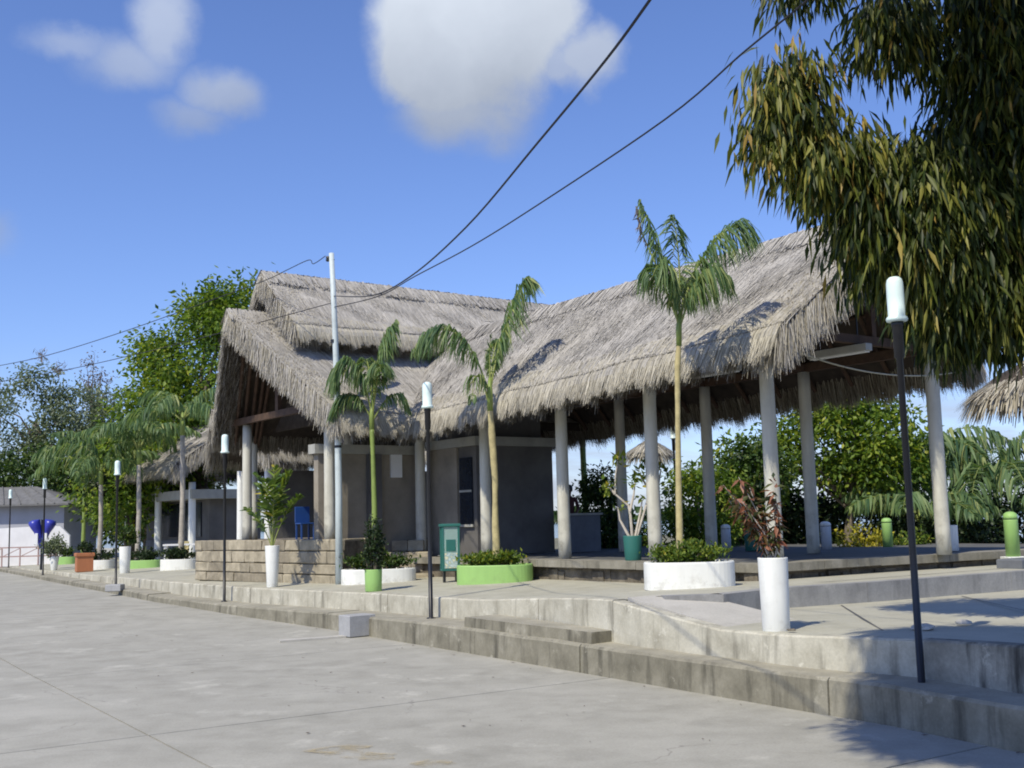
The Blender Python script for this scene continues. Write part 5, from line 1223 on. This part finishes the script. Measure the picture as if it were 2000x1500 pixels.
chair('wooden chair behind the far white tables', (-12.9, 43.9, .62), 0, 'palm_trunk', 'wooden chairs at the far tables'); chair('wooden chair right of the other at the far tables', (-11.6, 43.7, .62), 0, 'palm_trunk', 'wooden chairs at the far tables')
chair('blue plastic chair inside the thatched hall', (-5.75, 31.0, 1.62), .6, 'blue_plastic', None)
for k, (s, t_, lb) in enumerate(((1.3, -.55, 'pale box light under the near end of the gallery roof'), (1.2, 2.3, 'pale box light under the middle of the gallery roof'), (1.3, 5.0, 'pale box light under the far part of the gallery roof'))):
    x, y = loc2w(s, t_); o = thing('box_light', lb, 'light', (x, y, 4.72), ROT, 'box lights under the gallery roof')
    MB().box(-.09, .09, -.62, .62, 0, .13, .01).build('housing', 'beam_grey', o); MB().box(-.07, .07, -.58, .58, -.02, -.002).build('diffuser', 'white_plastic', o)
    for yy in (-.4, .4): MB().box(-.01, .01, yy - .01, yy + .01, .131, 1.2 if s > 1 else .8).build('hanger', 'black_metal', o)
ct = thing('counter', 'dark counter at the end of the gallery beside the room', 'counter', loc2w(3.25, 8.9) + (1.18,), ROT)
MB().box(-.5, .5, -.15, .15, 0, .90).build('front', 'counter', ct); MB().box(-.56, .56, -.2, .2, .901, .95).build('top', 'beam_grey', ct)
# person standing behind the counter
def person(loc, rot):
    t = thing('person', 'person in dark red shirt standing behind the dark counter', 'person', loc, rot)
    J = {'pel': (0, 0, .86, .125), 'wst': (0, 0, 1.02, .12), 'chs': (0, .01, 1.24, .145), 'nck': (0, .0, 1.40, .055), 'hd0': (0, -.015, 1.48, .07), 'hd1': (0, -.01, 1.565, .088), 'hd2': (0, 0, 1.63, .06),
         'ls': (-.17, 0, 1.34, .058), 'le': (-.24, -.02, 1.08, .045), 'lw': (-.2, -.2, .94, .033), 'lh': (-.18, -.28, .93, .03), 'rs': (.17, 0, 1.34, .058), 're': (.24, -.02, 1.08, .045), 'rw': (.2, -.2, .94, .033), 'rh': (.18, -.28, .93, .03),
         'lp': (-.09, 0, .80, .085), 'lk': (-.1, -.01, .45, .058), 'la': (-.1, .01, .08, .042), 'lf': (-.1, -.14, .035, .035), 'rp': (.09, 0, .80, .085), 'rk': (.1, -.01, .45, .058), 'ra': (.1, .01, .08, .042), 'rf': (.1, -.14, .035, .035)}
    E_ = [('pel', 'wst'), ('wst', 'chs'), ('chs', 'nck'), ('nck', 'hd0'), ('hd0', 'hd1'), ('hd1', 'hd2'), ('chs', 'ls'), ('ls', 'le'), ('le', 'lw'), ('lw', 'lh'), ('chs', 'rs'), ('rs', 're'), ('re', 'rw'), ('rw', 'rh'), ('pel', 'lp'), ('lp', 'lk'), ('lk', 'la'), ('la', 'lf'), ('pel', 'rp'), ('rp', 'rk'), ('rk', 'ra'), ('ra', 'rf')]
    ks_ = list(J); me = bpy.data.meshes.new('body'); me.from_pydata([J[k][:3] for k in ks_], [(ks_.index(a), ks_.index(b)) for a, b in E_], [])
    for mname in ('shirt', 'trousers', 'skin'): me.materials.append(MATS[mname])
    o = bpy.data.objects.new('body', me); COL.objects.link(o); o.parent = t
    sk = o.modifiers.new('skin', 'SKIN')
    for i, k in enumerate(ks_):
        r_ = J[k][3]; me.skin_vertices[0].data[i].radius = (r_, r_ * (.8 if k in ('chs', 'wst', 'pel') else 1)); me.skin_vertices[0].data[i].use_root = (k == 'pel')
    su = o.modifiers.new('sub', 'SUBSURF'); su.levels = 2; su.render_levels = 2
    dg = bpy.context.evaluated_depsgraph_get(); ev = bpy.data.meshes.new_from_object(o.evaluated_get(dg)); o.modifiers.clear(); o.data = ev
    ev.materials.clear()
    for mname in ('shirt', 'trousers', 'skin'): ev.materials.append(MATS[mname])
    for p in ev.polygons:
        z = p.center.z; p.material_index = 2 if (z > 1.42 or (abs(p.center.x) > .14 and z < 1.1 and z > .86 and abs(p.center.y) > .06)) else (1 if z < .92 else 0); p.use_smooth = True
    MB().lathe([(.09, 1.52), (.102, 1.56), (.104, 1.62), (.085, 1.68), (.03, 1.705)], 14, 1, 1.02, c=(0, .025, 0)).build('hair', 'black_metal', t, True)
    MB().lathe([(.012, 0), (.014, .02), (.006, .05)], 8, c=(0, -.095, 1.535)).build('nose', 'skin', t, True)
    for sx in (-1, 1):
        MB().lathe([(.006, -.004), (.01, 0), (.004, .006)], 8, c=(sx * .035, -.083, 1.575)).build('eye', 'white_plastic', t)
        MB().lathe([(.008, -.03), (.022, 0), (.012, .03)], 8, .5, 1, c=(sx * .09, .0, 1.56)).build('ear', 'skin', t)
    return t
px_, py_ = loc2w(2.35, 7.0 - .25)
person((1.40, 29.4, 1.18), R(-10))

# hanging cable across the near gallery end
def ts3(s, t_, z): x, y = loc2w(s, t_); return (x, y, z)
c0, c1 = np.array(ts3(.4, -.3, 4.78)), np.array(ts3(4.1, -1.1, 4.52))
cable = wire('pale slack cable sagging across the near end of the gallery', [tuple(c0 + (c1 - c0) * f - np.array([0, 0, .22 * 4 * f * (1 - f)])) for f in np.linspace(0, 1, 7)], .014, 'pale_cable')

# ------------------------------------------------------------------ thatched parasols
def parasol(label, loc, r, h, n, seed):
    t = thing('thatched_parasol', label, 'parasol', loc, 0, 'thatched parasols beyond the gallery'); rg = np.random.default_rng(seed)
    MB().tube([(0, 0, 0), (0, 0, h)], .08, 10).build('post', 'bark', t)
    MB().lathe([(r, h - r * .62), (r * .55, h - r * .25), (.05, h)], 20).build('cone', 'thatch_under', t)
    for k in range(8):
        a = k * math.pi / 4; MB().tube([(0, 0, h - .1), (r * math.cos(a) * .95, r * math.sin(a) * .95, h - r * .66)], .025, 5).build('rib', 'wood', t)
    a = rg.uniform(0, 2 * math.pi, n); f = rg.random(n) ** .55; P = np.stack([np.cos(a) * f * r, np.sin(a) * f * r, h - f * r * .62 + .06], 1)
    d = unit(np.stack([np.cos(a), np.sin(a), -.75 - 1.3 * (f > .85)], 1) + rg.normal(0, .1, (n, 3))); Q = P + d * rg.uniform(.3, .75, (n, 1)); S = np.stack([-np.sin(a), np.cos(a), a * 0], 1)
    V, F = strip_arrays(P, Q, S, rg.uniform(.04, .08, n), rg.uniform(.005, .02, n)); np_obj('thatch_grass', V, F, 'thatch', t, 1.02 + .9 * np.clip(rg.normal(.45, .25, n), 0, 1), 'stuff'); return t
parasol('thatched parasol at the right edge beyond the gallery', (11.7, 25.2, .9), 1.35, 4.4, 3500, 41)
parasol('small distant thatched parasol glimpsed behind a front column', (5.3, 44.0, .3), .8, 4.7, 1500, 42)

# ------------------------------------------------------------------ bits lying about
LT = 'leaf litter and chips on the street'
rg = np.random.default_rng(88); n = 60
q_ = rg.uniform(4, 22, n); nn_ = np.array([kerb_n(q) for q in q_]) - rg.random(n) ** 2 * 5 - .08
XY = np.array([qn(a, b_) for a, b_ in zip(q_, nn_)]); P = np.column_stack([XY, road_z(q_) + .012]); a = rg.uniform(0, 6.28, n)
V, F = leaf_arrays(P, np.stack([np.cos(a), np.sin(a), a * 0 + .08], 1), np.tile([0, 0, 1.], (n, 1)) + rg.normal(0, .15, (n, 3)), rg.uniform(.02, .09, n), rg.uniform(.012, .03, n))
o = np_obj('leaf_litter', V, F, 'dry_leaf', None, np.repeat(rg.random(n) * .6, 4), 'stuff'); tag(o, 'dry fallen leaves scattered on the street', 'leaf litter')
for i, (x, y, z, s_, lb) in enumerate(((4.35, 12.35, .715, .13, 'pale flat stone lying in the tree shadow on the lower terrace'), (5.0, 12.9, .71, .10, 'second pale stone farther right in the tree shadow'), (3.0, 12.62, .715, .05, 'small dark stone beside the tall white pot'))):
    r_ = random.Random(i); m = MB().lathe([(.7, 0), (1, .12), (.9, .35), (.5, .5)], 9); m.v = [(a * s_ * r_.uniform(.8, 1.2), b_ * s_ * r_.uniform(.6, 1.0), c_ * s_ * r_.uniform(.8, 1.1)) for a, b_, c_ in m.v]
    o = m.build('loose_stone', 'ramp_concrete' if i < 2 else 'rubble'); o.location = (x, y, z); tag(o, lb, 'stone', 'loose stones')
